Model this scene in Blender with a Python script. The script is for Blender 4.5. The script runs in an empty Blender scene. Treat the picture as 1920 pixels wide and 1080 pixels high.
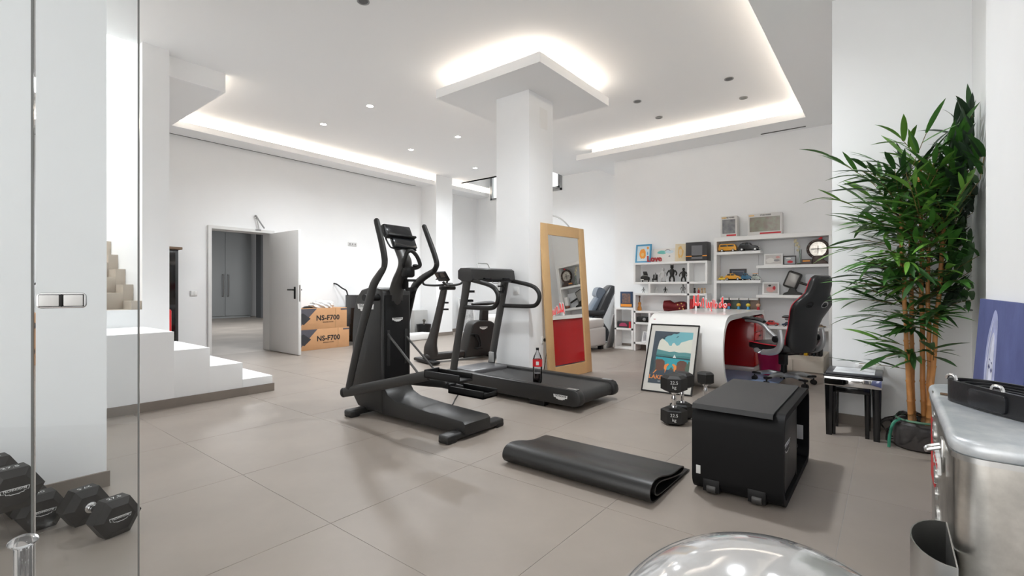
import bpy, bmesh, math, random
from mathutils import Vector, Matrix
random.seed(7)
SC = bpy.context.scene
COL = SC.collection
PI = math.pi

# ------------------------------------------------------------------ camera, world, lights, exposure
cam_d = bpy.data.cameras.new('camera'); cam = bpy.data.objects.new('camera', cam_d); COL.objects.link(cam)
cam_d.sensor_width = 36.0; cam_d.lens = 36.0 * 899.0 / 1920.0; cam_d.clip_start = 0.05; cam_d.clip_end = 120
cam.location = (0, 0, 1.1)
cam.rotation_euler = (PI / 2, 0, math.atan2(0.6187088, 0.7856204) - PI / 2)
SC.camera = cam

world = bpy.data.worlds.new('daylight'); SC.world = world; world.use_nodes = True
bg = world.node_tree.nodes['Background']; bg.inputs[0].default_value = (1.0, 0.99, 0.975, 1); bg.inputs[1].default_value = 1.3

SC.view_settings.view_transform = 'Standard'; SC.view_settings.look = 'None'
SC.view_settings.gamma = 1.0; SC.view_settings.use_curve_mapping = False
SC.view_settings.exposure = 1.19
SC.cycles.use_denoising = True
SC.cycles.max_bounces = 14; SC.cycles.diffuse_bounces = 10; SC.cycles.glossy_bounces = 5
SC.cycles.transparent_max_bounces = 16; SC.cycles.transmission_bounces = 8
SC.cycles.sample_clamp_indirect = 6.0

LED_W = 3.9          # cove strip emission
SPOT_W = 160.0        # each lit downlight

def area_light(name, loc, rot, sx, sy, power, color=(1, 1, 1)):
    l = bpy.data.lights.new(name, 'AREA'); l.shape = 'RECTANGLE'; l.size = sx; l.size_y = sy; l.energy = power; l.color = color
    o = bpy.data.objects.new(name, l); COL.objects.link(o); o.location = loc; o.rotation_euler = rot
    return o
# daylight falling down the stairwell, and an added fill light in the store room
area_light('stairwell_daylight', (0.75, 7.6, 5.4), (0, 0, 0), 1.3, 2.2, 48, (1, 0.99, 0.97))
area_light('store_room_fill', (5.5, 14.0, 3.3), (0, 0, 0), 2.0, 2.0, 60, (1, 1, 1))  # added to light the closed room; no fitting is seen there

# ------------------------------------------------------------------ materials
MATS = {}
def mat(name, col, rough=0.5, metal=0.0, noise=0.0, nscale=6.0, emit=0.0, spec=0.5, coat=0.0, bump=0.0, bscale=60.0, trans=0.0, col2=None):
    if name in MATS: return MATS[name]
    m = bpy.data.materials.new(name); m.use_nodes = True; MATS[name] = m
    nt = m.node_tree; b = nt.nodes['Principled BSDF']
    c = (col[0], col[1], col[2], 1)
    b.inputs['Base Color'].default_value = c
    b.inputs['Roughness'].default_value = rough; b.inputs['Metallic'].default_value = metal
    b.inputs['Specular IOR Level'].default_value = spec
    if coat: b.inputs['Coat Weight'].default_value = coat; b.inputs['Coat Roughness'].default_value = 0.06
    if emit: b.inputs['Emission Color'].default_value = c; b.inputs['Emission Strength'].default_value = emit
    if trans: b.inputs['Transmission Weight'].default_value = trans
    if noise or col2:
        tc = nt.nodes.new('ShaderNodeTexCoord'); n = nt.nodes.new('ShaderNodeTexNoise')
        n.inputs['Scale'].default_value = nscale; n.inputs['Detail'].default_value = 5; n.inputs['Roughness'].default_value = 0.6
        nt.links.new(tc.outputs['Object'], n.inputs['Vector'])
        r = nt.nodes.new('ShaderNodeValToRGB')
        d = col2 if col2 else tuple(max(0, v * (1 - noise)) for v in col)
        e = col if col2 else tuple(min(1, v * (1 + noise)) for v in col)
        r.color_ramp.elements[0].position = 0.3; r.color_ramp.elements[0].color = (d[0], d[1], d[2], 1)
        r.color_ramp.elements[1].position = 0.7; r.color_ramp.elements[1].color = (e[0], e[1], e[2], 1)
        nt.links.new(n.outputs['Fac'], r.inputs['Fac']); nt.links.new(r.outputs['Color'], b.inputs['Base Color'])
    if bump:
        tc2 = nt.nodes.new('ShaderNodeTexCoord'); n2 = nt.nodes.new('ShaderNodeTexNoise'); n2.inputs['Scale'].default_value = bscale
        n2.inputs['Detail'].default_value = 4
        nt.links.new(tc2.outputs['Object'], n2.inputs['Vector'])
        bp = nt.nodes.new('ShaderNodeBump'); bp.inputs['Strength'].default_value = bump; bp.inputs['Distance'].default_value = 0.002
        nt.links.new(n2.outputs['Fac'], bp.inputs['Height']); nt.links.new(bp.outputs['Normal'], b.inputs['Normal'])
    return m

def glass_mat(name, tint=(0.97, 0.99, 0.985), gloss=0.05, rough=0.0):
    """Thin clear sheet: what lies behind shows through, with a mirror-like surface reflection by the angle."""
    if name in MATS: return MATS[name]
    m = bpy.data.materials.new(name); m.use_nodes = True; MATS[name] = m
    nt = m.node_tree; nt.nodes.clear()
    out = nt.nodes.new('ShaderNodeOutputMaterial'); mix = nt.nodes.new('ShaderNodeMixShader')
    t = nt.nodes.new('ShaderNodeBsdfTransparent'); t.inputs[0].default_value = (*tint, 1)
    g = nt.nodes.new('ShaderNodeBsdfGlossy'); g.inputs['Roughness'].default_value = rough
    lw = nt.nodes.new('ShaderNodeFresnel'); lw.inputs['IOR'].default_value = 1.0 + gloss * 8
    nt.links.new(lw.outputs[0], mix.inputs[0]); nt.links.new(t.outputs[0], mix.inputs[1]); nt.links.new(g.outputs[0], mix.inputs[2])
    nt.links.new(mix.outputs[0], out.inputs[0])
    return m

WHITE = mat('white_plaster', (0.872, 0.88, 0.886), 0.85, noise=0.012, nscale=2.0, spec=0.25)
CEIL = mat('ceiling_paint', (0.872, 0.88, 0.886), 0.9, spec=0.2)
TRIMW = mat('white_lacquer', (0.82, 0.82, 0.81), 0.35)
SHELFW = mat('white_melamine', (0.83, 0.83, 0.82), 0.4)
def tile_mat():
    m = mat('porcelain_tile', (0.27, 0.233, 0.201), 0.42, noise=0.07, nscale=2.2, bump=0.05, bscale=220)
    return m
TILE = tile_mat()
GROUT = mat('grout', (0.32, 0.30, 0.28), 0.9)
SKIRT = mat('skirting_tile', (0.235, 0.20, 0.172), 0.45, noise=0.08, nscale=4)
BEIGE = mat('stair_stone', (0.47, 0.41, 0.34), 0.55, noise=0.08, nscale=5)
LED = mat('led_strip', (1.0, 0.89, 0.77), 0.5, emit=LED_W)
LAMP = mat('lamp_lens', (1.0, 0.97, 0.92), 0.5, emit=18.0)
BLK = mat('black_plastic', (0.0065, 0.0065, 0.007), 0.45, spec=.3, bump=0.1, bscale=400)
DKG = mat('charcoal_plastic', (0.017, 0.0165, 0.016), 0.42, bump=0.08, bscale=400)
MASTG = mat('graphite_metal', (0.060, 0.058, 0.056), 0.4, metal=0.2)
GREYM = mat('grey_metal', (0.32, 0.32, 0.32), 0.35, metal=0.7)
RUB = mat('black_rubber', (0.008, 0.0075, 0.007), 0.55, bump=0.15, bscale=250)
CHROME = mat('chrome', (0.78, 0.78, 0.78), 0.16, metal=1.0)
STEEL = mat('brushed_steel', (0.55, 0.55, 0.54), 0.3, metal=1.0)
SCREEN = mat('dark_screen', (0.012, 0.013, 0.015), 0.12)
WINK = mat('white_ink', (0.72, 0.72, 0.71), 0.6)
KINK = mat('black_ink', (0.012, 0.012, 0.012), 0.6)
SILVER = mat('silver_plastic', (0.42, 0.43, 0.44), 0.32, metal=0.55)

# ------------------------------------------------------------------ mesh building
class MB:
    def __init__(s): s.bm = bmesh.new(); s.mi = 0
    def _merge(s, tmp, M=None):
        if M is not None: bmesh.ops.transform(tmp, matrix=M, verts=tmp.verts)
        for f in tmp.faces: f.material_index = s.mi
        me = bpy.data.meshes.new('t'); tmp.to_mesh(me); tmp.free(); s.bm.from_mesh(me); bpy.data.meshes.remove(me)
        return s
    def box(s, x0, x1, y0, y1, z0, z1, bev=0.0, seg=2, M=None):
        t = bmesh.new(); bmesh.ops.create_cube(t, size=1)
        bmesh.ops.scale(t, vec=(abs(x1 - x0), abs(y1 - y0), abs(z1 - z0)), verts=t.verts)
        bmesh.ops.translate(t, vec=((x0 + x1) / 2, (y0 + y1) / 2, (z0 + z1) / 2), verts=t.verts)
        if bev: bmesh.ops.bevel(t, geom=list(t.edges), offset=bev, segments=seg, profile=0.5, affect='EDGES', clamp_overlap=True)
        return s._merge(t, M)
    def cyl(s, p0, p1, r0, r1=None, n=20, bev=0.0):
        r1 = r0 if r1 is None else r1
        p0 = Vector(p0); p1 = Vector(p1); d = p1 - p0
        t = bmesh.new(); bmesh.ops.create_cone(t, cap_ends=True, segments=n, radius1=r0, radius2=r1, depth=d.length)
        if bev:
            es = [e for e in t.edges if len(e.link_faces) == 2 and any(len(f.verts) > 4 for f in e.link_faces)]
            bmesh.ops.bevel(t, geom=es, offset=bev, segments=2, profile=0.5, affect='EDGES')
        q = Vector((0, 0, 1)).rotation_difference(d.normalized()).to_matrix().to_4x4()
        return s._merge(t, Matrix.Translation((p0 + p1) / 2) @ q)
    def sph(s, c, r, n=16, sc=(1, 1, 1)):
        t = bmesh.new(); bmesh.ops.create_uvsphere(t, u_segments=n, v_segments=max(6, n // 2), radius=r)
        bmesh.ops.scale(t, vec=sc, verts=t.verts)
        return s._merge(t, Matrix.Translation(c))
    def lathe(s, prof, c=(0, 0, 0), n=28, closed=False, M=None):
        t = bmesh.new(); rings = []
        for r, z in prof:
            if r < 1e-5: rings.append([t.verts.new((0, 0, z))])
            else: rings.append([t.verts.new((r * math.cos(2 * PI * k / n), r * math.sin(2 * PI * k / n), z)) for k in range(n)])
        pairs = list(zip(rings, rings[1:])) + ([(rings[-1], rings[0])] if closed else [])
        for a, b in pairs:
            for k in range(n):
                k2 = (k + 1) % n
                if len(a) == 1 and len(b) == 1: continue
                if len(a) == 1: t.faces.new((a[0], b[k2], b[k]))
                elif len(b) == 1: t.faces.new((a[k], a[k2], b[0]))
                else: t.faces.new((a[k], a[k2], b[k2], b[k]))
        if not closed:
            for rg in (rings[0], rings[-1]):
                if len(rg) > 1:
                    t.faces.new(rg)
        bmesh.ops.recalc_face_normals(t, faces=t.faces)
        Mt = Matrix.Translation(c)
        return s._merge(t, Mt if M is None else M @ Mt)
    def prism(s, pts, axis, a0, a1, bev=0.0, seg=2, M=None):
        """pts: 2D outline. axis 'x': pts are (y,z); 'y': pts are (x,z); 'z': pts are (x,y)"""
        def v(p, a): return {'x': (a, p[0], p[1]), 'y': (p[0], a, p[1]), 'z': (p[0], p[1], a)}[axis]
        t = bmesh.new(); A = [t.verts.new(v(p, a0)) for p in pts]; B = [t.verts.new(v(p, a1)) for p in pts]
        t.faces.new(A); t.faces.new(B)
        n = len(pts)
        for k in range(n): t.faces.new((A[k], A[(k + 1) % n], B[(k + 1) % n], B[k]))
        bmesh.ops.recalc_face_normals(t, faces=t.faces)
        if bev:
            es = [e for e in t.edges if any(len(f.verts) == n for f in e.link_faces)] if n > 4 else list(t.edges)
            bmesh.ops.bevel(t, geom=es, offset=bev, segments=seg, profile=0.5, affect='EDGES', clamp_overlap=True)
        return s._merge(t, M)
    def ribbon(s, path, th, axis, a0, a1, closed=False, bev=0.0, M=None):
        """A sheet of thickness th that follows a 2D path and is extruded along axis."""
        n = len(path); L = []; R = []
        P = [Vector(p) for p in path]
        for k in range(n):
            if closed: d = P[(k + 1) % n] - P[k - 1]
            else: d = P[min(k + 1, n - 1)] - P[max(k - 1, 0)]
            d.normalize(); nn = Vector((-d.y, d.x)); w = th[k] if isinstance(th, (list, tuple)) else th
            L.append(P[k] + nn * w / 2); R.append(P[k] - nn * w / 2)
        def v(p, a): return {'x': (a, p[0], p[1]), 'y': (p[0], a, p[1]), 'z': (p[0], p[1], a)}[axis]
        t = bmesh.new()
        q = [[t.verts.new(v(p, a)) for p in (L if side == 0 else R)] for a in (a0, a1) for side in (0, 1)]
        L0, R0, L1, R1 = q
        rng = range(n) if closed else range(n - 1)
        for k in rng:
            j = (k + 1) % n
            t.faces.new((L0[k], L0[j], L1[j], L1[k])); t.faces.new((R0[k], R1[k], R1[j], R0[j]))
            t.faces.new((L0[k], R0[k], R0[j], L0[j])); t.faces.new((L1[k], L1[j], R1[j], R1[k]))
        if not closed:
            t.faces.new((L0[0], L1[0], R1[0], R0[0])); t.faces.new((L0[-1], R0[-1], R1[-1], L1[-1]))
        bmesh.ops.recalc_face_normals(t, faces=t.faces)
        return s._merge(t, M)
    def tube(s, pts, r, n=12, closed=False, flat=None, smooth=0):
        """flat = (ref vector, ratio): section is r along ref and r*ratio across"""
        P = [Vector(p) for p in pts]
        rr = list(r) if isinstance(r, (list, tuple)) else [r] * len(P)
        if smooth: P, rr = catmull(P, rr, smooth, closed)
        t = bmesh.new(); rings = []; N = len(P); ref = None
        for k in range(N):
            d = (P[(k + 1) % N] - P[k - 1]) if closed else (P[min(k + 1, N - 1)] - P[max(k - 1, 0)])
            d.normalize()
            if flat: u = Vector(flat[0]); u = (u - d * u.dot(d)).normalized()
            else:
                if ref is None: ref = Vector((0, 0, 1)) if abs(d.z) < 0.9 else Vector((1, 0, 0))
                u = (ref - d * ref.dot(d)).normalized(); ref = u
            w = d.cross(u); ra = rr[k]; rb = rr[k] * (flat[1] if flat else 1)
            rings.append([t.verts.new(P[k] + u * (ra * math.cos(2 * PI * j / n)) + w * (rb * math.sin(2 * PI * j / n))) for j in range(n)])
        for k in range(N if closed else N - 1):
            a = rings[k]; b = rings[(k + 1) % N]
            for j in range(n): t.faces.new((a[j], a[(j + 1) % n], b[(j + 1) % n], b[j]))
        if not closed: t.faces.new(rings[0]); t.faces.new(rings[-1])
        bmesh.ops.recalc_face_normals(t, faces=t.faces)
        return s._merge(t)
    def loft(s, rows, n=20, e=2.0, M=None):
        """rows: (center, half-axis u, half-axis v[, exponent]); superellipse sections joined"""
        t = bmesh.new(); rings = []
        for row in rows:
            c, u, v = Vector(row[0]), Vector(row[1]), Vector(row[2]); ex = row[3] if len(row) > 3 else e
            ring = []
            for j in range(n):
                a = 2 * PI * j / n; ca, sa = math.cos(a), math.sin(a)
                ring.append(t.verts.new(c + u * math.copysign(abs(ca) ** (2 / ex), ca) + v * math.copysign(abs(sa) ** (2 / ex), sa)))
            rings.append(ring)
        for a, b in zip(rings, rings[1:]):
            for j in range(n): t.faces.new((a[j], a[(j + 1) % n], b[(j + 1) % n], b[j]))
        t.faces.new(rings[0]); t.faces.new(rings[-1])
        bmesh.ops.recalc_face_normals(t, faces=t.faces)
        return s._merge(t, M)
    def poly(s, pts):
        vs = [s.bm.verts.new(p) for p in pts]; f = s.bm.faces.new(vs); f.material_index = s.mi
        return s
    def build(s, name, m, parent=None, local=False, ang=38):
        bm = s.bm
        for f in bm.faces: f.smooth = True
        lim = math.radians(ang)
        for e in bm.edges:
            if len(e.link_faces) == 2: e.smooth = e.calc_face_angle(0) < lim
            else: e.smooth = False
        if parent is not None and not local:
            bmesh.ops.transform(bm, matrix=MW(parent).inverted(), verts=bm.verts)
        me = bpy.data.meshes.new(name); bm.to_mesh(me); bm.free()
        for mm in (m if isinstance(m, (list, tuple)) else [m]): me.materials.append(mm)
        o = bpy.data.objects.new(name, me); COL.objects.link(o)
        if parent is not None: o.parent = parent
        return o

def MW(o):
    M = Matrix.Translation(o.location) @ o.rotation_euler.to_matrix().to_4x4()
    return MW(o.parent) @ M if o.parent else M

def catmull(P, R, k, closed=False):
    out = []; ro = []; N = len(P)
    rng = N if closed else N - 1
    for i in range(rng):
        g = (lambda j: j % N) if closed else (lambda j: min(max(j, 0), N - 1))
        p0, p1, p2, p3 = P[g(i - 1)], P[g(i)], P[g(i + 1)], P[g(i + 2)]
        for q in range(k):
            t = q / k
            out.append(0.5 * ((2 * p1) + (p2 - p0) * t + (2 * p0 - 5 * p1 + 4 * p2 - p3) * t * t + (3 * p1 - p0 - 3 * p2 + p3) * t ** 3))
            ro.append(R[g(i)] * (1 - t) + R[g(i + 1)] * t)
    if not closed: out.append(P[-1]); ro.append(R[-1])
    return out, ro
def cat2(pts, k=5, closed=False):
    o, _ = catmull([Vector((p[0], p[1], 0)) for p in pts], [1] * len(pts), k, closed)
    return [(p.x, p.y) for p in o]

def tag(o, label=None, cat=None, group=None, kind=None):
    if label: o['label'] = label
    if cat: o['category'] = cat
    if group: o['group'] = group
    if kind: o['kind'] = kind
    return o
def thing(name, label, cat, loc=(0, 0, 0), rz=0.0, group=None, rot=None):
    o = bpy.data.objects.new(name, None); COL.objects.link(o); o.location = loc
    o.rotation_euler = rot if rot else (0, 0, rz); o.empty_display_size = 0.1
    return tag(o, label, cat, group)
def struct(name, mb, m, parent=None, **k):
    o = mb.build(name, m, parent, **k)
    if parent is None: o['kind'] = 'structure'
    return o
def copy_tree(o, parent=None):
    c = o.copy(); COL.objects.link(c)
    if parent is not None: c.parent = parent
    for ch in list(o.children): copy_tree(ch, c)
    return c
def frame(o, x, y):
    x = Vector(x).normalized(); y = Vector(y); y = (y - x * y.dot(x)).normalized(); z = x.cross(y)
    return Matrix(((x.x, y.x, z.x, o[0]), (x.y, y.y, z.y, o[1]), (x.z, y.z, z.z, o[2]), (0, 0, 0, 1)))
def text(body, M, size, m, parent, name='lettering', ext=0.0006, shear=0.0, spacing=1.0, bold=0.0):
    cu = bpy.data.curves.new('t', 'FONT'); cu.body = body; cu.size = size; cu.extrude = ext; cu.align_x = 'CENTER'; cu.align_y = 'CENTER'
    cu.shear = shear; cu.space_character = spacing; cu.offset = bold; cu.resolution_u = 3
    to = bpy.data.objects.new('t', cu); COL.objects.link(to)
    bpy.context.view_layer.update()
    me = bpy.data.meshes.new_from_object(to.evaluated_get(bpy.context.evaluated_depsgraph_get()))
    bpy.data.objects.remove(to); bpy.data.curves.remove(cu)
    me.transform(M if parent is None else MW(parent).inverted() @ M)
    me.materials.clear(); me.materials.append(m)
    o = bpy.data.objects.new(name, me); COL.objects.link(o)
    if parent is not None: o.parent = parent
    return o
LOGO = [(-1, .25), (1, .25), (.93, -.10), (.64, -.115), (.60, -.25), (.36, -.265), (.33, -.33), (-.33, -.33), (-.36, -.265), (-.60, -.25), (-.64, -.115), (-.93, -.10)]
def logo(M, w, parent, name='logo_badge', ring=False):
    """White stepped badge with the maker's name in black"""
    mb = MB(); k = w / 2
    def put(sc, z, mi):
        mb.mi = mi; mb.poly([M @ Vector((p[0] * k * sc[0], (p[1] * sc[1] - .0) * k, z)) for p in LOGO])
    put((1, 1), 0.0008, 0)
    if ring: put((.945, .80), 0.0012, 1)
    b = mb.build(name, [WINK, KINK], parent)
    Mi = M @ Matrix.Translation((0, w * .05, 0.0012)); Mr = MW(b)
    text('TECHNOGYM', Mi, w * .128, WINK if ring else KINK, b, ext=0.0002, bold=0.0003 * w / .1)
    return b

# ================================================================== ROOM
# room axes: X runs along the wall with the door, Y along the wall with the shelves; floor at z = 0
ZS, ZC = 3.45, 3.68                                   # soffit and main ceiling heights
fl = struct('floor', MB().box(-3, 10, -2.5, 9, -0.30, -0.0015), GROUT)
T = 0.94
tm = MB().box(-T / 2 + .0012, T / 2 - .0012, -T / 2 + .0012, T / 2 - .0012, -0.008, 0.0, bev=0.0006, seg=1).build('tile', TILE, fl)
first = True
for i in range(-4, 9):
    for j in range(-3, 9):
        x, y = 1.236 + T * (i + .5), 0.173 + T * (j + .5)
        o = tm if first else tm.copy()
        if not first: COL.objects.link(o)
        o.location = (x, y, 0); first = False
struct('floor_store_room', MB().box(-1, 13, 8.62, 20, -0.3, -0.001), mat('store_floor', (0.40, 0.365, 0.33), 0.5, noise=0.2, nscale=1.1))

# walls
dr0, dr1, drh = 3.07, 4.02, 2.06
struct('wall_back', MB().box(1.79, dr0 - .03, 8.6, 8.87, 0, ZC).box(dr1 + .03, 9.65, 8.6, 8.87, 0, ZC).box(dr0 - .03, dr1 + .03, 8.6, 8.87, drh + .03, ZC), WHITE)
struct('wall_stair', MB().box(1.55, 1.79, 6.15, 9.8, 0, ZC).box(1.55, 1.79, 6.27, 9.8, ZC, 5.6), WHITE)
struct('wall_left', MB().box(-3, 0.70, 3.42, 5.0, 0, ZC), WHITE)
struct('wall_stairwell', MB().box(-0.2, 0.0, 5.0, 9.8, 0, 5.6).box(-0.2, 1.79, 9.6, 9.8, 0, 5.6).box(-.2, 1.55, 6.1, 6.25, ZC + .12, 5.6), WHITE)
struct('wall_shelves', MB().box(8.23, 8.43, -0.6, 4.04, 0, ZS).box(8.43, 9.6, 3.9, 4.04, 0, ZC), WHITE)
struct('wall_stub', MB().box(4.71, 8.23, -0.6, 0.37, 0, ZS), WHITE)
struct('wall_right', MB().box(-3, 3.54, -0.66, -0.40, 0, ZS), WHITE)
struct('wall_corner', MB().box(3.54, 4.71, -0.66, -0.46, 0, ZS), WHITE)
wy0, wy1, wz0, wz1 = 5.93, 8.10, 3.36, 4.02
struct('wall_far', MB().box(9.4, 9.65, 3.9, 8.6, 0, wz0).box(9.4, 9.65, 3.9, wy0, wz0, 4.2).box(9.4, 9.65, wy1, 8.87, wz0, 4.2).box(9.4, 9.65, wy0, wy1, wz1, 4.2), WHITE)
struct('pillar_back', MB().box(7.49, 8.0, 8.09, 8.6, 0, ZC), WHITE)
pil = struct('pillar_middle', MB().box(4.48, 4.98, 3.28, 3.77, 0, 3.42), WHITE)
struct('trim_1', MB().box(4.70, 4.86, 3.277, 3.281, 3.02, 3.26), TRIMW)
# ceilings
struct('ceiling', MB().box(-3, 9.6, -2.5, 5.9, ZC, ZC + .12).box(-3, 8.55, 5.9, 6.25, ZC, ZC + .12).box(1.55, 8.55, 6.25, 8.87, ZC, ZC + .12)
       .box(8.55, 9.6, 8.15, 8.87, ZC, ZC + .12), CEIL)
struct('ceiling_light_well', MB().box(8.5, 9.6, 5.8, 8.3, 4.14, 4.2).box(8.45, 8.55, 5.8, 8.3, ZC, 4.2).box(8.5, 9.6, 5.8, 5.9, ZC + .12, 4.2).box(8.5, 9.6, 8.15, 8.3, ZC + .12, 4.2), CEIL)
LZ = ZS + .095
sb = struct('ceiling_soffit_left', MB().box(2.40, 9.4, 8.15, 8.6, ZS, LZ).box(2.40, 9.4, 8.36, 8.6, LZ, ZC), CEIL)
MB().box(2.45, 7.48, 8.335, 8.36, LZ + .01, LZ + .06).box(8.01, 9.38, 8.335, 8.36, LZ + .01, LZ + .06).build('led_strip', LED, sb)
MB().box(2.44, 7.30, 8.565, 8.59, ZS - .003, ZS + .001).build('air_slot', mat('slot_dark', (.10, .10, .10), .7), sb)
sb = struct('ceiling_bulkhead', MB().box(1.79, 2.40, 6.28, 8.6, ZS, LZ).box(1.79, 2.20, 6.28, 8.6, LZ, ZC).box(2.20, 2.40, 6.28, 6.33, LZ, ZC), CEIL)
MB().box(2.2, 2.225, 6.34, 8.34, LZ + .01, LZ + .06).build('led_strip', LED, sb)
sb = struct('ceiling_soffit_shelves', MB().box(7.68, 8.43, .907, 4.54, ZS, LZ).box(8.43, 9.4, 4.04, 4.54, ZS, LZ).box(7.89, 8.43, .907, 4.33, LZ, ZC).box(8.43, 9.4, 4.04, 4.33, LZ, ZC), CEIL)
MB().box(7.865, 7.89, .93, 4.30, LZ + .01, LZ + .06).build('led_strip', LED, sb)
MB().box(8.09, 8.13, .957, 1.546, ZS - .004, ZS + .001).build('air_slot', MATS['slot_dark'], sb)
sb = struct('ceiling_soffit_right', MB().box(-3, 8.43, -2.5, .907, ZS, LZ).box(-3, 8.43, -2.5, .70, LZ, ZC), CEIL)
MB().box(1.0, 7.86, .70, .725, LZ + .01, LZ + .06).build('led_strip', LED, sb)
sb = struct('ceiling_canopy', MB().box(4.0, 5.52, 2.79, 4.32, 3.40, 3.505).box(4.17, 5.35, 2.96, 4.15, 3.505, ZC), CEIL)
mb = MB()
mb.box(4.145, 5.375, 2.935, 2.96, 3.515, 3.57).box(4.145, 5.375, 4.15, 4.175, 3.515, 3.57).box(4.145, 4.17, 2.96, 4.15, 3.515, 3.57).box(5.35, 5.375, 2.96, 4.15, 3.515, 3.57)
mb.build('led_strip', LED, sb)

# window high in the far wall
w = struct('window_1', MB().box(9.38, 9.46, wy0, wy0 + .05, wz0, wz1).box(9.38, 9.46, wy1 - .05, wy1, wz0, wz1).box(9.38, 9.46, wy0, wy1, wz0, wz0 + .05).box(9.38, 9.46, wy0, wy1, wz1 - .05, wz1)
           .box(9.38, 9.46, 7.0, 7.06, wz0, wz1), mat('grey_aluminium', (.33, .34, .35), .4, metal=.4))
MB().box(9.36, 9.44, 5.985, 6.03, wz0 + .06, wz1 - .06).box(9.36, 9.44, 6.96, 7.0, wz0 + .06, wz1 - .06).box(9.36, 9.44, 5.985, 7.0, wz0 + .05, wz0 + .10).build('sash', MATS['grey_aluminium'], w)
MB().box(9.415, 9.42, wy0 + .05, wy1 - .05, wz0 + .05, wz1 - .05).build('pane', glass_mat('window_glass'), w)

# door in the back wall, opened into the room
FR = mat('door_enamel', (.72, .72, .71), .35)
struct('trim_2', MB().box(dr0 - .05, dr0, 8.56, 8.89, 0, drh + .05).box(dr1, dr1 + .05, 8.56, 8.89, 0, drh + .05).box(dr0, dr1, 8.56, 8.89, drh, drh + .05), FR)
d = struct('door_1', MB().box(3.972, 4.02, 7.545, 8.545, .01, drh - .01, bev=.003), FR)
MB().box(3.955, 3.973, 7.63, 7.665, .92, 1.12, bev=.004).box(4.019, 4.037, 7.63, 7.665, .92, 1.12, bev=.004).build('escutcheon', BLK, d)
MB().cyl((3.965, 7.647, 1.07), (3.92, 7.647, 1.07), .011).tube([(3.92, 7.640, 1.07), (3.918, 7.72, 1.07), (3.922, 7.80, 1.07)], .0105).cyl((4.03, 7.647, 1.07), (4.075, 7.647, 1.07), .011).tube([(4.075, 7.64, 1.07), (4.075, 7.79, 1.07)], .0105).build('handle', BLK, d)
MB().box(3.984, 4.008, 7.543, 7.546, .88, 1.15).build('lock_plate', STEEL, d)

# store room behind the door
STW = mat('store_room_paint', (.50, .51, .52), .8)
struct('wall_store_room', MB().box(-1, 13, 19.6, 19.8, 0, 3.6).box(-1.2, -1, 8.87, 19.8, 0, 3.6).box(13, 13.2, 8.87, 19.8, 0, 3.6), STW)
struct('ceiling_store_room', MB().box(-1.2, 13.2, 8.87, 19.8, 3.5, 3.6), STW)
WG = mat('wardrobe_grey', (.40, .425, .44), .45)
wd = thing('wardrobe', 'tall grey built-in wardrobe with bar handles seen through the open door', 'wardrobe', (6.5, 19.0, 0))
MB().box(3.6, 8.15, 19.05, 19.59, 0, 3.15).build('carcass', WG, wd)
x = 3.62
for k in range(5):
    dd = MB().box(x, x + .90, 19.0, 19.045, .08, 3.12, bev=.004).build('door', WG, wd)
    hx = x + (.82 if k % 2 == 1 else .08)
    MB().tube([(hx, 18.99, .80), (hx, 18.93, .80), (hx, 18.93, 1.58), (hx, 18.99, 1.58)], .022, n=8).build('handle', GREYM, dd)
    x += .91
struct('pillar_store_room', MB().box(8.16, 8.62, 18.2, 18.6, 0, 3.5), mat('store_dark', (.14, .15, .16), .7))

struct('stairwell_sky_cap', MB().box(-.2, 1.79, 6.1, 9.8, 5.6, 5.7), WHITE)  # unseen cover, added to keep sky light from flooding the stairwell
# skirtings
struct('baseboard_left', MB().box(-3, .712, 3.405, 3.42, 0, .085).box(.70, .712, 3.42, 5.0, 0, .085), SKIRT)
struct('baseboard_back', MB().box(4.08, 7.48, 8.585, 8.6, 0, .08).box(1.8, 3.01, 8.585, 8.6, 0, .08).box(7.475, 7.49, 8.075, 8.6, 0, .08).box(7.475, 8.01, 8.075, 8.09, 0, .08).box(8.0, 9.4, 8.585, 8.6, 0, .08), SKIRT)
struct('baseboard_far', MB().box(9.385, 9.4, 4.05, 8.6, 0, .10), SKIRT)
struct('baseboard_right', MB().box(4.695, 4.71, -.46, .37, 0, .085).box(3.54, 4.71, -.46, -.445, 0, .085).box(-3, 3.54, -.40, -.385, 0, .085), SKIRT)
struct('baseboard_shelves', MB().box(8.215, 8.23, .38, 4.04, 0, .085), SKIRT)
struct('baseboard_pillar', MB().box(4.465, 4.995, 3.265, 3.785, 0, .03), WHITE)

# stairs: white flight to a landing, then a stone flight going up
st = struct('staircase', MB().box(.2, 1.55, 5.2, 6.13, 0, .696), WHITE)
for k, (x1, z1) in enumerate(((1.85, .521), (2.15, .337), (2.452, .165))):
    MB().box(x1 - .302, x1, 5.2, 6.13, 0, z1, bev=.004).build('step', WHITE, st)
MB().box(.2, 1.55, 6.13, 6.15, .696, .875).build('riser', WHITE, st)
for k in range(7):
    MB().box(.2, 1.46, 6.16 + k * .30, 8.6, .70 + k * .174, .70 + .174 * (k + 1), bev=.003).build('stone_step', BEIGE, st)
for k in range(7):
    MB().box(1.46, 1.548, 6.16 + k * .30, 6.48 + k * .30, .70 + k * .174, .70 + .174 * (k + 1) + .09).build('stone_skirting', BEIGE, st)
MB().box(.712, 2.462, 5.186, 5.2, 0, .082).box(2.452, 2.466, 5.19, 6.13, 0, .082).build('skirting', SKIRT, st)

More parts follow.
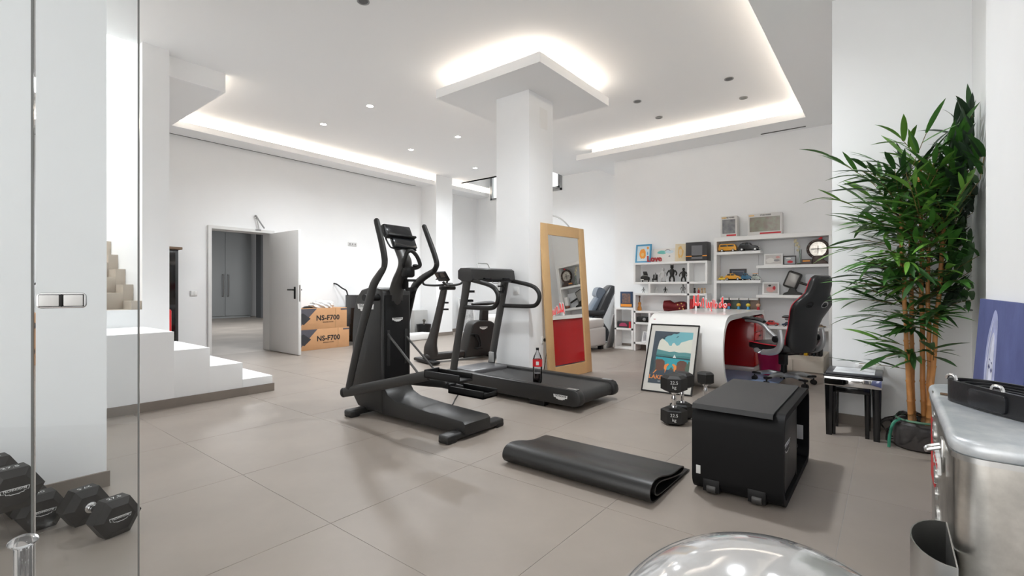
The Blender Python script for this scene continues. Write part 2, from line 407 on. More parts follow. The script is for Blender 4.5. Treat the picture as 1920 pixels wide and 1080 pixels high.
# recessed ceiling lights
def spotlight(x, y, on, label, zc=ZC, power=1.0):
    t = thing('recessed_downlight', label, 'ceiling light', (x, y, zc), group='round recessed downlights in the ceiling')
    MB().lathe([(.040, -.001), (.052, -.008), (.055, -.006), (.055, .0), (.040, .0)], (x, y, zc), closed=True).build('trim_ring', TRIMW if on else GREYM, t)
    MB().cyl((x, y, zc - .0035), (x, y, zc - .0005), .041).build('lens', LAMP if on else mat('lens_off', (.08, .08, .08), .3), t)
    if on:
        l = bpy.data.lights.new('downlight_beam', 'SPOT'); l.energy = SPOT_W * power; l.spot_size = math.radians(156); l.spot_blend = 1.0; l.shadow_soft_size = .12; l.color = (.93, .968, 1)
        o = bpy.data.objects.new('downlight_beam', l); COL.objects.link(o); o.parent = t; o.location = (0, 0, -.05)
    return t
spotlight(4.09, 5.78, True, 'lit round downlight, highest in view left of the canopy')
spotlight(4.09, 7.0, True, 'lit round downlight above the open white door', ZC, .28)
spotlight(5.85, 5.78, True, 'lit round downlight closest to the left corner of the canopy', ZC, .7)
spotlight(5.85, 7.0, True, 'lit round downlight above the elliptical trainer right handle', ZC, .25)
spotlight(7.61, 7.0, True, 'lit round downlight above the far window, smallest of the lit ones', ZC, .3)
spotlight(7.61, 5.78, True, 'added round downlight, unseen behind the middle pillar', ZC, .6)  # unseen lamp, added to carry light behind the pillar
spotlight(6.28, 2.74, False, 'unlit dark downlight just right of the ceiling canopy')
spotlight(7.07, 2.74, False, 'unlit dark downlight nearest the shelf wall cove, second from the canopy')
spotlight(6.30, 1.556, False, 'unlit dark downlight highest in view by the right cove')
spotlight(7.05, 1.556, False, 'unlit dark downlight nearest the corner of the right cove')
spotlight(2.56, 3.72, False, 'grey ceiling fitting at the top edge over the stairs')
spotlight(3.45, 1.70, True, 'added round downlight out of view over the folded mat', ZC, .85)  # added above the view to brighten the pillar side and shelf wall
spotlight(3.3, .55, True, 'added round downlight out of view in the right soffit over the bench', ZS, .04)  # out-of-view lamp added to lift the shelf wall and pillar
spotlight(1.2, .60, True, 'added round downlight out of view in the right soffit over the gym ball', ZS, .04)  # second added soffit lamp, outside the view, for extra light

# ================================================================== EXERCISE MACHINES
def rot_thing(name, label, cat, loc, rz, group=None): return thing(name, label, cat, loc, rz, group)

# ---- elliptical trainer (X across, the user faces +Y)
el = thing('elliptical_trainer', 'tall black elliptical trainer with two swing arms in front of the treadmill', 'elliptical trainer', (2.64, 3.0, 0))
base = [(2.40, .035), (2.40, .115), (2.425, .135), (2.9, .150), (3.20, .172), (3.29, .205), (3.335, .26), (3.352, .34), (3.40, .34), (3.40, .035)]
MB().prism(base, 'x', 2.50, 2.785, bev=.012).build('base_beam', DKG, el)
hood = [(3.352, .04), (3.352, 1.06), (3.37, 1.085), (3.42, 1.10), (3.55, 1.105), (3.65, 1.085), (3.72, 1.02), (3.765, .90), (3.785, .70), (3.79, .28), (3.765, .13), (3.70, .06), (3.6, .04)]
MB().prism(hood, 'x', 2.486, 2.80, bev=.022, seg=3).build('tower', DKG, el)
MB().box(2.515, 2.772, 3.343, 3.356, .30, 1.04, bev=.005).build('front_panel', BLK, el)
for sx in (2.535, 2.722): MB().box(sx, sx + .03, 3.338, 3.346, .44, .74, bev=.002).build('link_slot', KINK, el)
MB().box(2.585, 2.70, 3.337, 3.346, .99, 1.10, bev=.003).build('mast_plate', MASTG, el)
MB().box(2.60, 2.69, 3.338, 3.344, .27, .32).build('rating_plate', mat('plate_grey', (.35, .35, .34), .5), el)
for (y, x0, x1) in ((2.47, 2.345, 2.975), (3.62, 2.33, 2.97)):
    f = MB().box(x0, x1, y - .05, y + .05, .012, .062, bev=.018, seg=3).build('foot_bar', DKG, el)
    for xa in (x0 + .005, x1 - .10): MB().box(xa, xa + .095, y - .052, y + .052, .0, .035, bev=.012).build('rubber_foot', RUB, f)
MB().tube([(2.645, 3.38, .96), (2.645, 3.355, 1.08), (2.645, 3.315, 1.17), (2.65, 3.262, 1.26), (2.65, 3.25, 1.33), (2.645, 3.29, 1.41), (2.64, 3.335, 1.49), (2.64, 3.35, 1.54)],
          [.076, .074, .072, .070, .068, .062, .058, .056], n=16, flat=((1, 0, 0), .50), smooth=5).build('mast', MASTG, el)
MB().box(2.60, 2.70, 3.17, 3.25, 1.19, 1.27, bev=.02).build('mast_bracket', BLK, el)
cs = MB()
Mc = frame((2.645, 3.315, 1.545), (1, 0.06, 0), (0, .42, .9))
cs.loft([((-.15, -.075, -.01), (0, 0, .012), (0, .01, 0), 4), ((-.15, -.07, -.012), (0, 0, .022), (0, .012, 0), 4)], M=Mc)
con = MB().box(-.152, .152, -.012, .105, -.035, .012, bev=.012, M=Mc).build('console', BLK, el)
MB().box(-.135, .135, .004, .095, .0115, .0145, bev=.002, M=Mc).build('display', SCREEN, con)
MB().box(-.155, .155, -.025, -.005, -.02, .045, bev=.006, M=Mc).build('tablet_ledge', BLK, con)
MB().box(-.105, .15, -.115, -.02, -.02, .02, bev=.008, M=Mc).build('keypad', SCREEN, con)
MB().tube([Mc @ Vector(p) for p in ((-.145, -.02, -.02), (-.135, -.09, -.015), (-.10, -.118, -.01), (.12, -.122, -.01), (.15, -.116, -.005))], .007, n=8, smooth=4).build('screen_rim', BLK, con)
MB().tube([(2.625, 3.235, 1.275), (2.605, 3.20, 1.335), (2.61, 3.175, 1.395), (2.645, 3.16, 1.412), (2.69, 3.15, 1.375), (2.722, 3.145, 1.315), (2.722, 3.15, 1.285), (2.68, 3.175, 1.268)],
          .0165, n=12, closed=True, smooth=5).build('fixed_handle', RUB, el)
MB().sph((2.685, 3.155, 1.29), .022, 12, (1.4, .8, .6)).build('sensor_button', BLK, el)
cup = MB()
for z in (1.095, 1.165): cup.lathe([(.042, z - .010), (.047, z - .010), (.047, z + .010), (.042, z + .010)], (2.70, 3.235, 0), closed=True)
cup.cyl((2.70, 3.235, 1.075), (2.70, 3.235, 1.088), .044).box(2.655, 2.668, 3.225, 3.245, 1.08, 1.17)
cup.box(2.66, 2.68, 3.26, 3.30, 1.09, 1.17)
cup.build('cup_holder', BLK, el)
# swing arms
la = [(2.335, 3.60, .25), (2.335, 3.44, .70), (2.335, 3.315, .985), (2.335, 3.255, 1.12), (2.335, 3.18, 1.20), (2.335, 3.115, 1.265), (2.335, 3.11, 1.33), (2.335, 3.145, 1.455), (2.335, 3.20, 1.60), (2.335, 3.212, 1.635)]
ra = [(2.945, 3.69, .30), (2.945, 3.60, .75), (2.945, 3.535, .975), (2.945, 3.475, 1.11), (2.945, 3.36, 1.19), (2.945, 3.21, 1.255), (2.945, 3.175, 1.305), (2.945, 3.195, 1.38), (2.945, 3.26, 1.51), (2.945, 3.34, 1.66)]
for P in (la, ra):
    a = MB().tube(P, [.038, .043, .045, .041, .035, .027, .022, .020, .020, .019], n=14, flat=((0, 1, 0), .55), smooth=5).build('swing_arm', DKG, el)
    MB().tube(P[5:], [.0225, .0245, .0245, .024, .022], n=12, smooth=5).sph(P[-1], .023, 12).build('grip', RUB, a)
MB().cyl((2.335, 3.38, 1.02), (2.50, 3.40, 1.02), .028).build('pivot', BLK, el)
MB().cyl((2.79, 3.47, 1.03), (2.945, 3.50, 1.03), .028).build('pivot', BLK, el)
# pedal arms with trays
pl = MB().tube([(2.335, 3.67, .205), (2.335, 3.55, .235), (2.345, 2.62, .468)], [.040, .042, .038], n=14, flat=((0, 0, 1), .45)).build('pedal_arm', DKG, el)
MB().sph((2.335, 3.68, .203), .042, 14, (.5, 1, 1)).build('arm_end_cap', BLK, pl)
MB().box(2.315, 2.455, 2.28, 2.63, .452, .472, bev=.008).box(2.315, 2.329, 2.28, 2.63, .452, .508, bev=.006).box(2.441, 2.455, 2.28, 2.63, .452, .508, bev=.006).box(2.315, 2.455, 2.612, 2.63, .452, .515, bev=.006).build('foot_tray', BLK, pl)
pr = MB().tube([(2.94, 3.72, .215), (2.94, 3.10, .255), (2.945, 2.85, .24)], [.036, .036, .032], n=14, flat=((0, 0, 1), .45)).build('pedal_arm', DKG, el)
MB().box(2.865, 3.045, 2.55, 2.95, .205, .225, bev=.006).box(2.865, 2.883, 2.55, 2.95, .205, .268, bev=.006).box(3.027, 3.045, 2.55, 2.95, .205, .268, bev=.006).box(2.865, 3.045, 2.93, 2.95, .205, .285, bev=.006).box(2.865, 3.045, 2.55, 2.565, .205, .25, bev=.006).build('foot_tray', BLK, pr)
MB().cyl((2.55, 3.36, .715), (2.365, 2.74, .46), .009, n=10).build('link_rod', MASTG, el)
MB().cyl((2.737, 3.36, .69), (2.915, 3.02, .27), .009, n=10).build('link_rod', MASTG, el)
logo(frame((2.643, 3.341, .83), (1, 0, 0), (0, 0, 1)), .115, el)
logo(frame((2.4845, 3.575, .93), (0, -1, 0), (0, 0, 1)), .24, el)
tag(MB().tube([(2.79, 3.30, .012), (2.95, 3.15, .006), (3.15, 3.2, .006), (3.35, 3.35, .006), (3.55, 3.5, .006)], .006, n=6, smooth=5).build('power_cord', BLK), 'thin black power cord trailing on the tiles behind the elliptical trainer', 'cord')

# ---- treadmill
TR = thing('treadmill', 'black treadmill with looped side handles between elliptical trainer and leaning mirror', 'treadmill', (3.655, 2.12, 0), math.radians(-2.3))
def lm(o, fn):
    """build in the thing's own axes"""
    return fn
rail = [(.0, .105), (.008, .075), (.03, .055), (.07, .045), (1.70, .045), (1.74, .07), (1.74, .20), (.07, .195), (.03, .180), (.008, .145)]
for x0 in (0.0, .62):
    r = MB().prism(rail, 'x', x0, x0 + .085, bev=.012, seg=2).build('side_rail', DKG, TR, local=True)
    MB().box(x0 + .02, x0 + .065, .05, .16, .193, .199, bev=.003).build('rail_cap', GREYM, r, local=True)
    for ya in (.40, 1.42): MB().box(x0 + .01, x0 + .08, ya, ya + .18, 0.0, .06, bev=.008).build('foot', BLK, r, local=True)
belt = [(.075, .05), (.045, .062), (.028, .085), (.024, .11), (.03, .14), (.05, .162), (.085, .172), (1.45, .172), (1.45, .05)]
MB().prism(belt, 'x', .088, .617).build('running_belt', mat('belt_rubber', (.026, .0255, .025), .55, bump=.3, bscale=300), TR, local=True)
MB().box(.086, .619, 1.38, 1.74, .10, .212, bev=.02, seg=3).build('motor_cover', mat('cover_grey', (.12, .12, .125), .28, metal=.3), TR, local=True)
MB().cyl((.088, .065, .066), (.617, .065, .066), .008).build('roller_edge', STEEL, TR, local=True)
UP = [(1.69, .12), (1.60, .55), (1.50, .98), (1.455, 1.20), (1.44, 1.255)]
for k, xc in enumerate((.045, .66)):
    u = MB().tube([(xc, y, z) for y, z in UP], [.050, .048, .050, .056, .056], n=16, flat=((0, 1, 0), .62), smooth=5).build('upright', MASTG, TR, local=True)
    s = -1 if k == 0 else 1
    lp = [(xc, 1.47, 1.19), (xc + .01 * s, 1.38, 1.185), (xc + .03 * s, 1.10, 1.13), (xc + .035 * s, 1.00, 1.07), (xc + .035 * s, .975, .99), (xc + .035 * s, 1.02, .915), (xc + .03 * s, 1.12, .892), (xc + .01 * s, 1.40, .892), (xc, 1.52, .895)]
    MB().tube(lp, .0235, n=14, smooth=6).build('loop_handle', RUB, u, local=True)
MB().box(.615 - .02, .625, 1.60, 1.66, .22, .34, bev=.004).build('rating_plate', MATS['plate_grey'], TR, local=True)
beam = [(1.33, 1.19), (1.35, 1.30), (1.38, 1.318), (1.52, 1.318), (1.56, 1.29), (1.56, 1.20), (1.50, 1.17), (1.36, 1.165)]
cb = MB().prism(beam, 'x', .0, .705, bev=.012).build('console_beam', DKG, TR, local=True)
MB().box(.09, .615, 1.30, 1.36, 1.178, 1.196, bev=.005).build('tablet_shelf', BLK, cb, local=True)
for xa in (.16, .47): MB().box(xa, xa + .10, 1.298, 1.33, 1.196, 1.21, bev=.003).build('button_strip', SCREEN, cb, local=True)
MB().tube([(.26, 1.50, 1.31), (.26, 1.52, 1.37), (.275, 1.52, 1.378), (.42, 1.52, 1.378), (.435, 1.52, 1.37), (.45, 1.50, 1.31)], .005, n=8).build('tablet_wire', STEEL, cb, local=True)
MB().tube([(.30, 1.33, 1.175), (.32, 1.33, 1.155), (.40, 1.33, 1.155), (.42, 1.33, 1.175)], .004, n=8, smooth=4).build('safety_key_cord', STEEL, cb, local=True)
ch = MB()
for z in (1.06, 1.12): ch.lathe([(.034, z - .008), (.040, z - .008), (.040, z + .008), (.034, z + .008)], (.575, 1.44, 0), closed=True)
ch.box(.60, .625, 1.43, 1.45, 1.05, 1.14).cyl((.575, 1.44, 1.04), (.575, 1.44, 1.05), .036)
ch.build('cup_holder', BLK, TR, local=True)
for (za, ya) in ((.95, 1.46), (1.05, 1.44)): MB().lathe([(.03, za), (.037, za), (.037, za + .025), (.03, za + .025)], (.09, ya, 0), closed=True).build('bottle_ring', BLK, TR, local=True)
bpy.context.view_layer.update()
logo(MW(TR) @ frame((-.001, .21, .118), (0, -1, 0), (0, 0, 1)), .155, TR)

# ---- upright bike behind the treadmill (local x from handlebar to saddle side)
BK = thing('exercise_bike', 'dark grey exercise bike behind the treadmill with low saddle', 'exercise bike', (4.72, 5.33, 0), math.radians(-13))
BG = mat('bike_bronze', (.030, .026, .024), .40, metal=.2)
for (x0, y0) in ((.02, .30), (1.12, .30)):
    MB().box(x0 - .06, x0 + .06, -y0, y0, .012, .06, bev=.02, seg=3).build('foot_bar', BLK, BK, local=True)
MB().box(-.02, 1.10, -.07, .07, .03, .14, bev=.035, seg=3).build('base_beam', BG, BK, local=True)
MB().tube([(.10, 0, .10), (.09, 0, .22), (.125, 0, .36), (.19, 0, .58), (.26, 0, .85), (.31, 0, 1.06), (.32, 0, 1.13)], [.115, .105, .075, .062, .058, .054, .05], n=16, flat=((1, 0, 0), .75), smooth=5).build('handlebar_post', BG, BK, local=True)
for z in (.78, .88):
    MB().lathe([(.032, z - .012), (.042, z - .012), (.042, z + .012), (.032, z + .012)], (.33, -.03, 0), closed=True).build('bottle_ring', BLK, BK, local=True)
MB().box(.25, .50, -.05, .05, 1.07, 1.13, bev=.02).build('bar_clamp', BLK, BK, local=True)
MB().tube([(.12, -.30, 1.19), (.16, -.30, 1.15), (.30, -.16, 1.14), (.42, -.06, 1.16), (.42, .06, 1.16), (.30, .16, 1.14), (.16, .30, 1.15), (.12, .30, 1.19)], .017, n=10, smooth=4).build('handlebar', RUB, BK, local=True)
for ys in (-1, 1): MB().tube([(.30, ys * .16, 1.14), (.42, ys * .21, 1.15), (.50, ys * .22, 1.19), (.49, ys * .22, 1.28)], .017, n=10, smooth=4).build('bar_end', RUB, BK, local=True)
Mk = frame((.27, 0, 1.27), (0, -1, 0), (-.55, 0, .83))
k = MB().box(-.15, .15, -.08, .08, -.03, .01, bev=.012, M=Mk).build('console', BLK, BK, local=True)
MB().box(-.13, .13, -.02, .07, .0095, .013, M=Mk).build('display', SCREEN, k, local=True)
MB().box(-.15, .15, -.035, -.02, .0, .035, bev=.004, M=Mk).build('tablet_ledge', BLK, k, local=True)
sh = [(.62, .03), (.70, .30), (.76, .50), (.80, .555), (.88, .585), (1.06, .585), (1.17, .55), (1.235, .46), (1.24, .38), (1.19, .10), (1.17, .03)]
b = MB().prism(cat2(sh[1:9], 4) + [(1.17, .03), (.62, .03)], 'y', -.10, .12, bev=.02, seg=3).build('flywheel_shroud', DKG, BK, local=True)
MB().prism([(.98, .565), (1.0, .80), (1.12, .80), (1.11, .55)], 'y', -.04, .05, bev=.012).build('saddle_post', DKG, BK, local=True)
MB().loft([((.83, 0.01, .845), (0, .03, 0), (0, 0, .018)), ((.95, .01, .85), (0, .07, 0), (0, 0, .028)), ((1.10, .01, .855), (0, .125, 0), (0, 0, .035)), ((1.20, .01, .86), (0, .12, 0), (0, 0, .03))]).build('saddle', RUB, BK, local=True)
cr = MB().cyl((.80, -.11, .36), (.80, -.15, .36), .022).tube([(.80, -.145, .36), (.86, -.15, .24), (.84, -.15, .18)], .014, n=8).build('crank', BLK, BK, local=True)
MB().box(.76, .86, -.24, -.15, .16, .185, bev=.006).build('pedal', BLK, cr, local=True)
MB().tube([(.70, -.12, .38), (.78, -.13, .385), (.86, -.13, .36), (.90, -.13, .22), (.86, -.13, .18)], .012, n=8, smooth=4).build('crank_cover', BLK, BK, local=True)
logo(MW(BK) @ frame((.97, -.102, .475), (1, 0, 0), (0, 0, 1)), .15, BK)

# ---- storage bench with a mat on its top
BN = thing('storage_bench', 'black boxy workout bench with rounded corners and open side beside hex dumbbells', 'bench', (3.13, .62, 0))
bx0, bx1, by0, by1, bz = 2.655, 3.60, .405, .845, .470
def rrect(x0, x1, z0, z1, r, k=6):
    o = []
    for cx, cz, a0 in ((x1 - r, z0 + r, -PI / 2), (x1 - r, z1 - r, 0), (x0 + r, z1 - r, PI / 2), (x0 + r, z0 + r, PI)):
        for i in range(k + 1):
            a = a0 + PI / 2 * i / k; o.append((cx + r * math.cos(a), cz + r * math.sin(a)))
    return o
BSH = mat('bench_shell', (.0055, .0055, .006), .55, spec=.18, bump=.1, bscale=400)
MB().ribbon(rrect(bx0 + .016, bx1 - .016, .020, bz - .016, .070), .032, 'y', by0, by1, closed=True).build('shell', BSH, BN)
MB().prism(rrect(bx0 + .03, 3.14, .05, bz - .035, .05), 'y', by0 + .012, by1 - .012, bev=.006).build('front_locker', DKG, BN)
MB().box(3.12, bx1 - .03, by1 - .03, by1 - .012, .05, bz - .03).build('back_panel', BLK, BN)
MB().box(3.13, 3.16, by0 + .012, by1 - .012, .04, bz - .03).build('inner_divider', BLK, BN)
for (y) in (.525, .745):
    c = MB().box(bx0 - .0015, bx0 + .045, y - .042, y + .042, .016, .082, bev=.003).build('wheel_housing', BLK, BN)
    MB().cyl((bx0 + .020, y - .024, .032), (bx0 + .020, y + .024, .032), .028, n=18, bev=.004).build('wheel', MASTG, c)
for xa in (2.76, 3.44): MB().box(xa, xa + .06, by0 + .03, by1 - .03, 0, .012, bev=.003).build('runner', RUB, BN)
mw = mat('slot_white', (.62, .62, .60), .5)
MB().box(3.425, 3.50, by0 + .05, by1 - .08, .10, .112).build('storage_floor', BLK, BN)
MB().box(bx1 - .034, bx1 - .030, by0 + .03, by0 + .085, .13, .22, bev=.0015).build('grip_slot', mw, BN)
MB().box(bx0 - .001, bx0 + .003, by1 - .045, by1 - .022, .10, .145, bev=.001).build('grip_slot', mw, BN)
logo(frame((2.825, by0 + .0105, .285), (1, 0, 0), (0, 0, 1)), .19, BN, ring=True)
GM = mat('mat_grey', (.022, .022, .0225), .5, bump=.25, bscale=180)
mp = [(2.640, .452), (2.652, .474), (2.70, .4765), (2.9, .4765), (3.2, .4765), (3.515, .4765)]
t = MB().ribbon(mp, .007, 'y', by0 + .045, by1 - .005)
tag(t.build('exercise_mat', GM), 'thin dark grey mat laid flat on the black workout bench', 'mat')

# ---- folded mat on the floor
prof = [(2.93, .006), (2.70, .005), (2.45, .006), (2.36, .010), (2.325, .035), (2.318, .062), (2.332, .092), (2.365, .110), (2.42, .113), (2.50, .100), (2.58, .080), (2.66, .068), (2.74, .066), (2.80, .063), (2.825, .050), (2.81, .036), (2.76, .034), (2.68, .044), (2.58, .062), (2.50, .078), (2.44, .084), (2.40, .076), (2.385, .055), (2.40, .034), (2.45, .022), (2.6, .017), (2.9, .016)]
tag(MB().ribbon(cat2(prof, 4), .0065, 'y', .945, 1.90).build('folded_mat', mat('mat_black', (.014, .0138, .0135), .36, bump=.12, bscale=120), ang=60), 'black rubber mat folded over itself on the floor before the bench', 'mat')

# ---- dumbbells
def dumbbell(label, M, hr, hl, gl, group, number='', badge=True):
    """Axis along local z; heads are chamfered hexagons"""
    t = thing('hex_dumbbell', label, 'dumbbell', (0, 0, 0), group=group)
    t.matrix_world = M; t.location = M.translation; t.rotation_euler = M.to_euler()
    L = gl / 2
    h = MB().cyl((0, 0, -L - .004), (0, 0, L + .004), .0155, n=16)
    h.lathe([(.0155, -L * .5), (.0185, -L * .2), (.019, 0), (.0185, L * .2), (.0155, L * .5)], n=16)
    h.build('handle', CHROME, t, local=True)
    for s in (-1, 1):
        a, b = L, L + hl
        c = .20 * hr
        hd = MB().lathe([(.0, s * a), (hr * .60, s * a), (hr, s * (a + c)), (hr, s * (b - c)), (hr * .66, s * b), (0, s * b)], n=6)
        o = hd.build('head', RUB, t, local=True, ang=20)
        MB().lathe([(.016, s * a), (.026, s * a), (.024, s * (a - .014)), (.016, s * (a - .018))], closed=True).build('collar', CHROME, o, local=True)
        if badge:
            yv = Vector((math.cos(PI / 6), math.sin(PI / 6), 0)); nv = Vector((0, 0, s))
            logo(M @ frame((0, 0, s * (b + .0004)), yv.cross(nv), yv), hr * .92, o, ring=True)
        if number:
            w = hr * .866
            for q in (0, 3):
                an = (q + .5) * PI / 3
                nrm = Vector((math.cos(an), math.sin(an), 0)); yd = Vector((0, 0, -s)) if badge else Vector((0, 0, 1))
                Mt = frame(nrm * (w + .0004) + Vector((0, 0, s * (a + b) / 2)), yd.cross(nrm), yd)
                text(number, M @ Mt, hr * .34, WINK, o, ext=0.0002)
    return t
def up(x, y, rz, hr, hl, gl): return Matrix.Translation((x, y, gl / 2 + hl)) @ Matrix.Rotation(rz, 4, 'Z')
g1 = 'hex dumbbells standing upright by the bench'
dumbbell('largest upright hex dumbbell, in front of the framed poster corner', up(3.87, 1.375, -.16, .10, .135, .125), .104, .135, .125, g1, '22.5\nkg', badge=False)
dumbbell('upright hex dumbbell half hidden behind the largest one', up(4.09, 1.385, -.3, .10, .130, .125), .098, .130, .125, g1, '17.5', badge=False)
dumbbell('smallest upright hex dumbbell alone beside the white desk', up(4.46, 1.30, .35, .075, .105, .135), .078, .105, .135, g1, '', badge=False)
def lying(x, y, z, dx, dy):
    """axis horizontal along (dx, dy), a flat of the hexagon down"""
    d = Vector((dx, dy, 0)).normalized(); u = Vector((0, 0, 1)); s2 = d.cross(u)
    xa = math.cos(PI / 6) * u - math.sin(PI / 6) * s2; ya = d.cross(xa)
    return Matrix(((xa.x, ya.x, d.x, x), (xa.y, ya.y, d.y, y), (xa.z, ya.z, d.z, z), (0, 0, 0, 1)))
g2 = 'hex dumbbells lying in a heap behind the glass'
dumbbell('hex dumbbell lying alone on the tiles, rightmost of the heap behind the glass', lying(.555, 2.85, .081, .24, -1), .0925, .098, .155, g2, '27.5')
dumbbell('hex dumbbell on the floor under the heap, second from the glass edge', lying(.375, 3.19, .081, .12, -1), .0925, .105, .14, g2, '30')
dumbbell('hex dumbbell on the floor at the left end of the heap', lying(.14, 3.10, .0875, .03, -1), .10, .115, .135, g2, '30')
dumbbell('hex dumbbell lying on top of the heap in front', lying(.262, 3.04, .256, .14, -1), .10, .115, .135, g2, '27.5')
dumbbell('hex dumbbell on top of the heap at its far left, partly hidden', lying(.02, 3.19, .262, .03, -1), .10, .115, .135, g2, '30')
dumbbell('hex dumbbell on the floor outside the left edge of the heap', lying(-.10, 3.14, .0875, .0, -1), .10, .115, .135, g2, '30')

# ================================================================== GLASS AND NEAR RIGHT
GP = thing('glass_partition', 'frameless clear glass partition with chrome hinge close to the camera', 'glass partition', (.2, 1.95, 0))
GL = glass_mat('clear_glass', (.965, .98, .985), .055)
EDGE = mat('glass_edge', (.13, .135, .13), .15)
dv = Vector((.46 - .235, 1.873 - 1.965, 0)).normalized()
Mg = frame((.235, 1.965, 0), dv, (0, 0, 1)) @ Matrix.Rotation(-PI / 2, 4, 'X')      # x along the pane, y across it, z up
MB().box(.004, .245, -.005, .005, .012, ZC - .01, M=Mg).build('pane', GL, GP)
MB().box(-1.1, -.004, -.005, .005, .012, ZC - .01, M=Mg).build('pane', GL, GP)
MB().box(.2435, .2475, -.0052, .0052, .012, ZC - .01, M=Mg).build('pane_edge', EDGE, GP)
MB().box(-.0035, .0015, -.0052, .0052, .012, ZC - .01, M=Mg).build('pane_edge', EDGE, GP)
hz = 1.1 - 23.5 / 899 * 1.42
hg = MB().prism(rrect(.010, .122, hz - .023, hz + .023, .012), 'y', -.016, -.006, bev=.003, seg=3, M=Mg).build('hinge', CHROME, GP)
MB().box(.0625, .0695, -.019, -.006, hz - .019, hz + .019, bev=.002, M=Mg).build('hinge_pin', BLK, hg)
for xa in (.017, .071): 
    MB().box(xa - .0015, xa + .0455, -.018, -.012, hz - .0185, hz + .0185, bev=.001, M=Mg).build('hinge_gasket', BLK, hg)
    MB().box(xa, xa + .044, -.021, -.012, hz - .0165, hz + .0165, bev=.002, M=Mg).build('hinge_plate', mat('satin_white', (.66, .66, .65), .3), hg)
pm = mat('clear_acrylic', (.93, .94, .95), .04, trans=.92)
PO = Mg @ Vector((0.0, -.075, 0))
tag(MB().lathe([(.05, 0), (.05, .012), (.022, .02), (.0195, .05), (.0195, .375), (.022, .383), (.030, .388), (.033, .394), (.030, .401), (.018, .408), (.006, .412), (0, .412)], (PO.x, PO.y, 0), n=24).build('acrylic_post', pm),
    'clear acrylic post with a flared top standing behind the glass partition', 'post')

# galvanised drinks cooler by the right wall
GAL = mat('galvanised_steel', (.60, .58, .54), .28, metal=1.0, noise=.30, nscale=9, bump=.05, bscale=30)
CK = thing('drinks_cooler', 'galvanised metal drinks cooler with pale worn lid and bottle opener', 'cooler', (1.65, -.24, 0))
cx0, cx1, cy0, cy1 = 1.285, 2.03, -.378, -.095
def rr2(x0, x1, y0, y1, r, k=6): return rrect(x0, x1, y0, y1, r, k)
MB().prism(rr2(cx0 + .008, cx1 - .008, cy0 + .008, cy1 - .008, .05), 'z', .04, .762).build('body', GAL, CK, ang=50)
MB().prism(rr2(cx0 + .002, cx1 - .002, cy0 + .002, cy1 - .002, .055), 'z', .757, .768).build('seam', STEEL, CK, ang=50)
LID = mat('worn_zinc_lid', (.70, .72, .73), .32, metal=.35, nscale=13, col2=(.42, .46, .50))
MB().prism(rr2(cx0, cx1, cy0, cy1, .058), 'z', .766, .80, bev=.014, seg=3).build('lid', LID, CK, ang=50)
for xa in (cx0 + .03, cx1 - .08):
    for ya in (cy0 + .03, cy1 - .08): MB().box(xa, xa + .05, ya, ya + .05, 0, .05, bev=.006).build('foot', GAL, CK)
ys = cy1 - .008
op = MB().box(1.545, 1.585, ys - .001, ys + .006, .655, .735, bev=.003).tube([(1.548, ys + .006, .715), (1.55, ys + .03, .705), (1.565, ys + .032, .70), (1.58, ys + .03, .705), (1.582, ys + .006, .715)], .004, n=8, smooth=3).build('bottle_opener', STEEL, CK)
MB().prism([(1.52, .655), (1.60, .668), (1.605, .70), (1.535, .692)], 'y', ys + .006, ys + .014, bev=.002).build('opener_plate', WINK, op)
text('Coca-Cola', frame((1.562, ys + .0146, .680), (-1, 0, -.1), (0, 0, 1)), .021, mat('red_paint', (.55, .015, .02), .35), op, ext=.0003, shear=.3)
MB().prism([(1.80, .52), (1.99, .52), (1.99, .70), (1.93, .70)], 'y', ys + .0005, ys + .0015).build('red_panel', MATS['red_paint'], CK)
text('Coca-Cola', frame((1.76, ys + .002, .56), (-.45, 0, -.9), (-.9, 0, .45)), .13, STEEL, CK, name='raised_lettering', ext=.003, shear=.3)
bn = MB()
bp = [(1.36 + .115 * math.cos(PI * k / 14), ys + .005 + .062 * math.sin(PI * k / 14)) for k in range(15)]
bn.ribbon(bp + [(1.245, ys + .001), (1.36, ys + .001), (1.475, ys + .001)], .0025, 'z', .33, .565, closed=True)
bn.prism(bp, 'z', .33, .335)
bn.build('cap_catcher', STEEL, CK, ang=50)

# belt, saucer and splinter on the cooler lid
LE = mat('black_leather', (.010, .0105, .013), .30, bump=.2, bscale=150)
BT = thing('leather_belt', 'thick black leather belt coiled on the cooler lid', 'belt', (1.52, -.20, .80))
lp = [(1.735, -.128), (1.68, -.150), (1.58, -.215), (1.52, -.262), (1.497, -.300), (1.53, -.335), (1.62, -.322), (1.71, -.270), (1.765, -.205), (1.765, -.150)]
MB().ribbon(cat2(lp, 5, True), .011, 'z', .801, .857, closed=True).build('strap', LE, BT, ang=60)
for k, (sc, hh) in enumerate(((.82, .852), (.64, .848), (.46, .845), (.26, .842))):
    cxx, cyy = 1.635, -.230
    MB().ribbon(cat2([(cxx + (p[0] - cxx) * sc * 1.02, cyy + (p[1] - cyy) * sc) for p in lp], 5, True), .011, 'z', .801, hh, closed=True).build('inner_strap', LE, BT, ang=60)
dB = Vector((-.14, -.0925, 0)).normalized()
MB().prism(rrect(0, .10, .007, .050, .010), 'y', -.006, .006, bev=.002, M=frame((1.655, -.158, .80), dB, Vector((0, 0, 1)).cross(dB))).build('pad', LE, BT)
for (xa, ya) in ((1.735, -.130), (1.60, -.200), (1.52, -.262), (1.70, -.275)):
    MB().tube([(xa + .012, ya + .008, .856), (xa + .008, ya + .005, .867), (xa - .008, ya - .005, .867), (xa - .012, ya - .008, .856)], .004, n=8, smooth=3).build('rivet_loop', CHROME, BT)
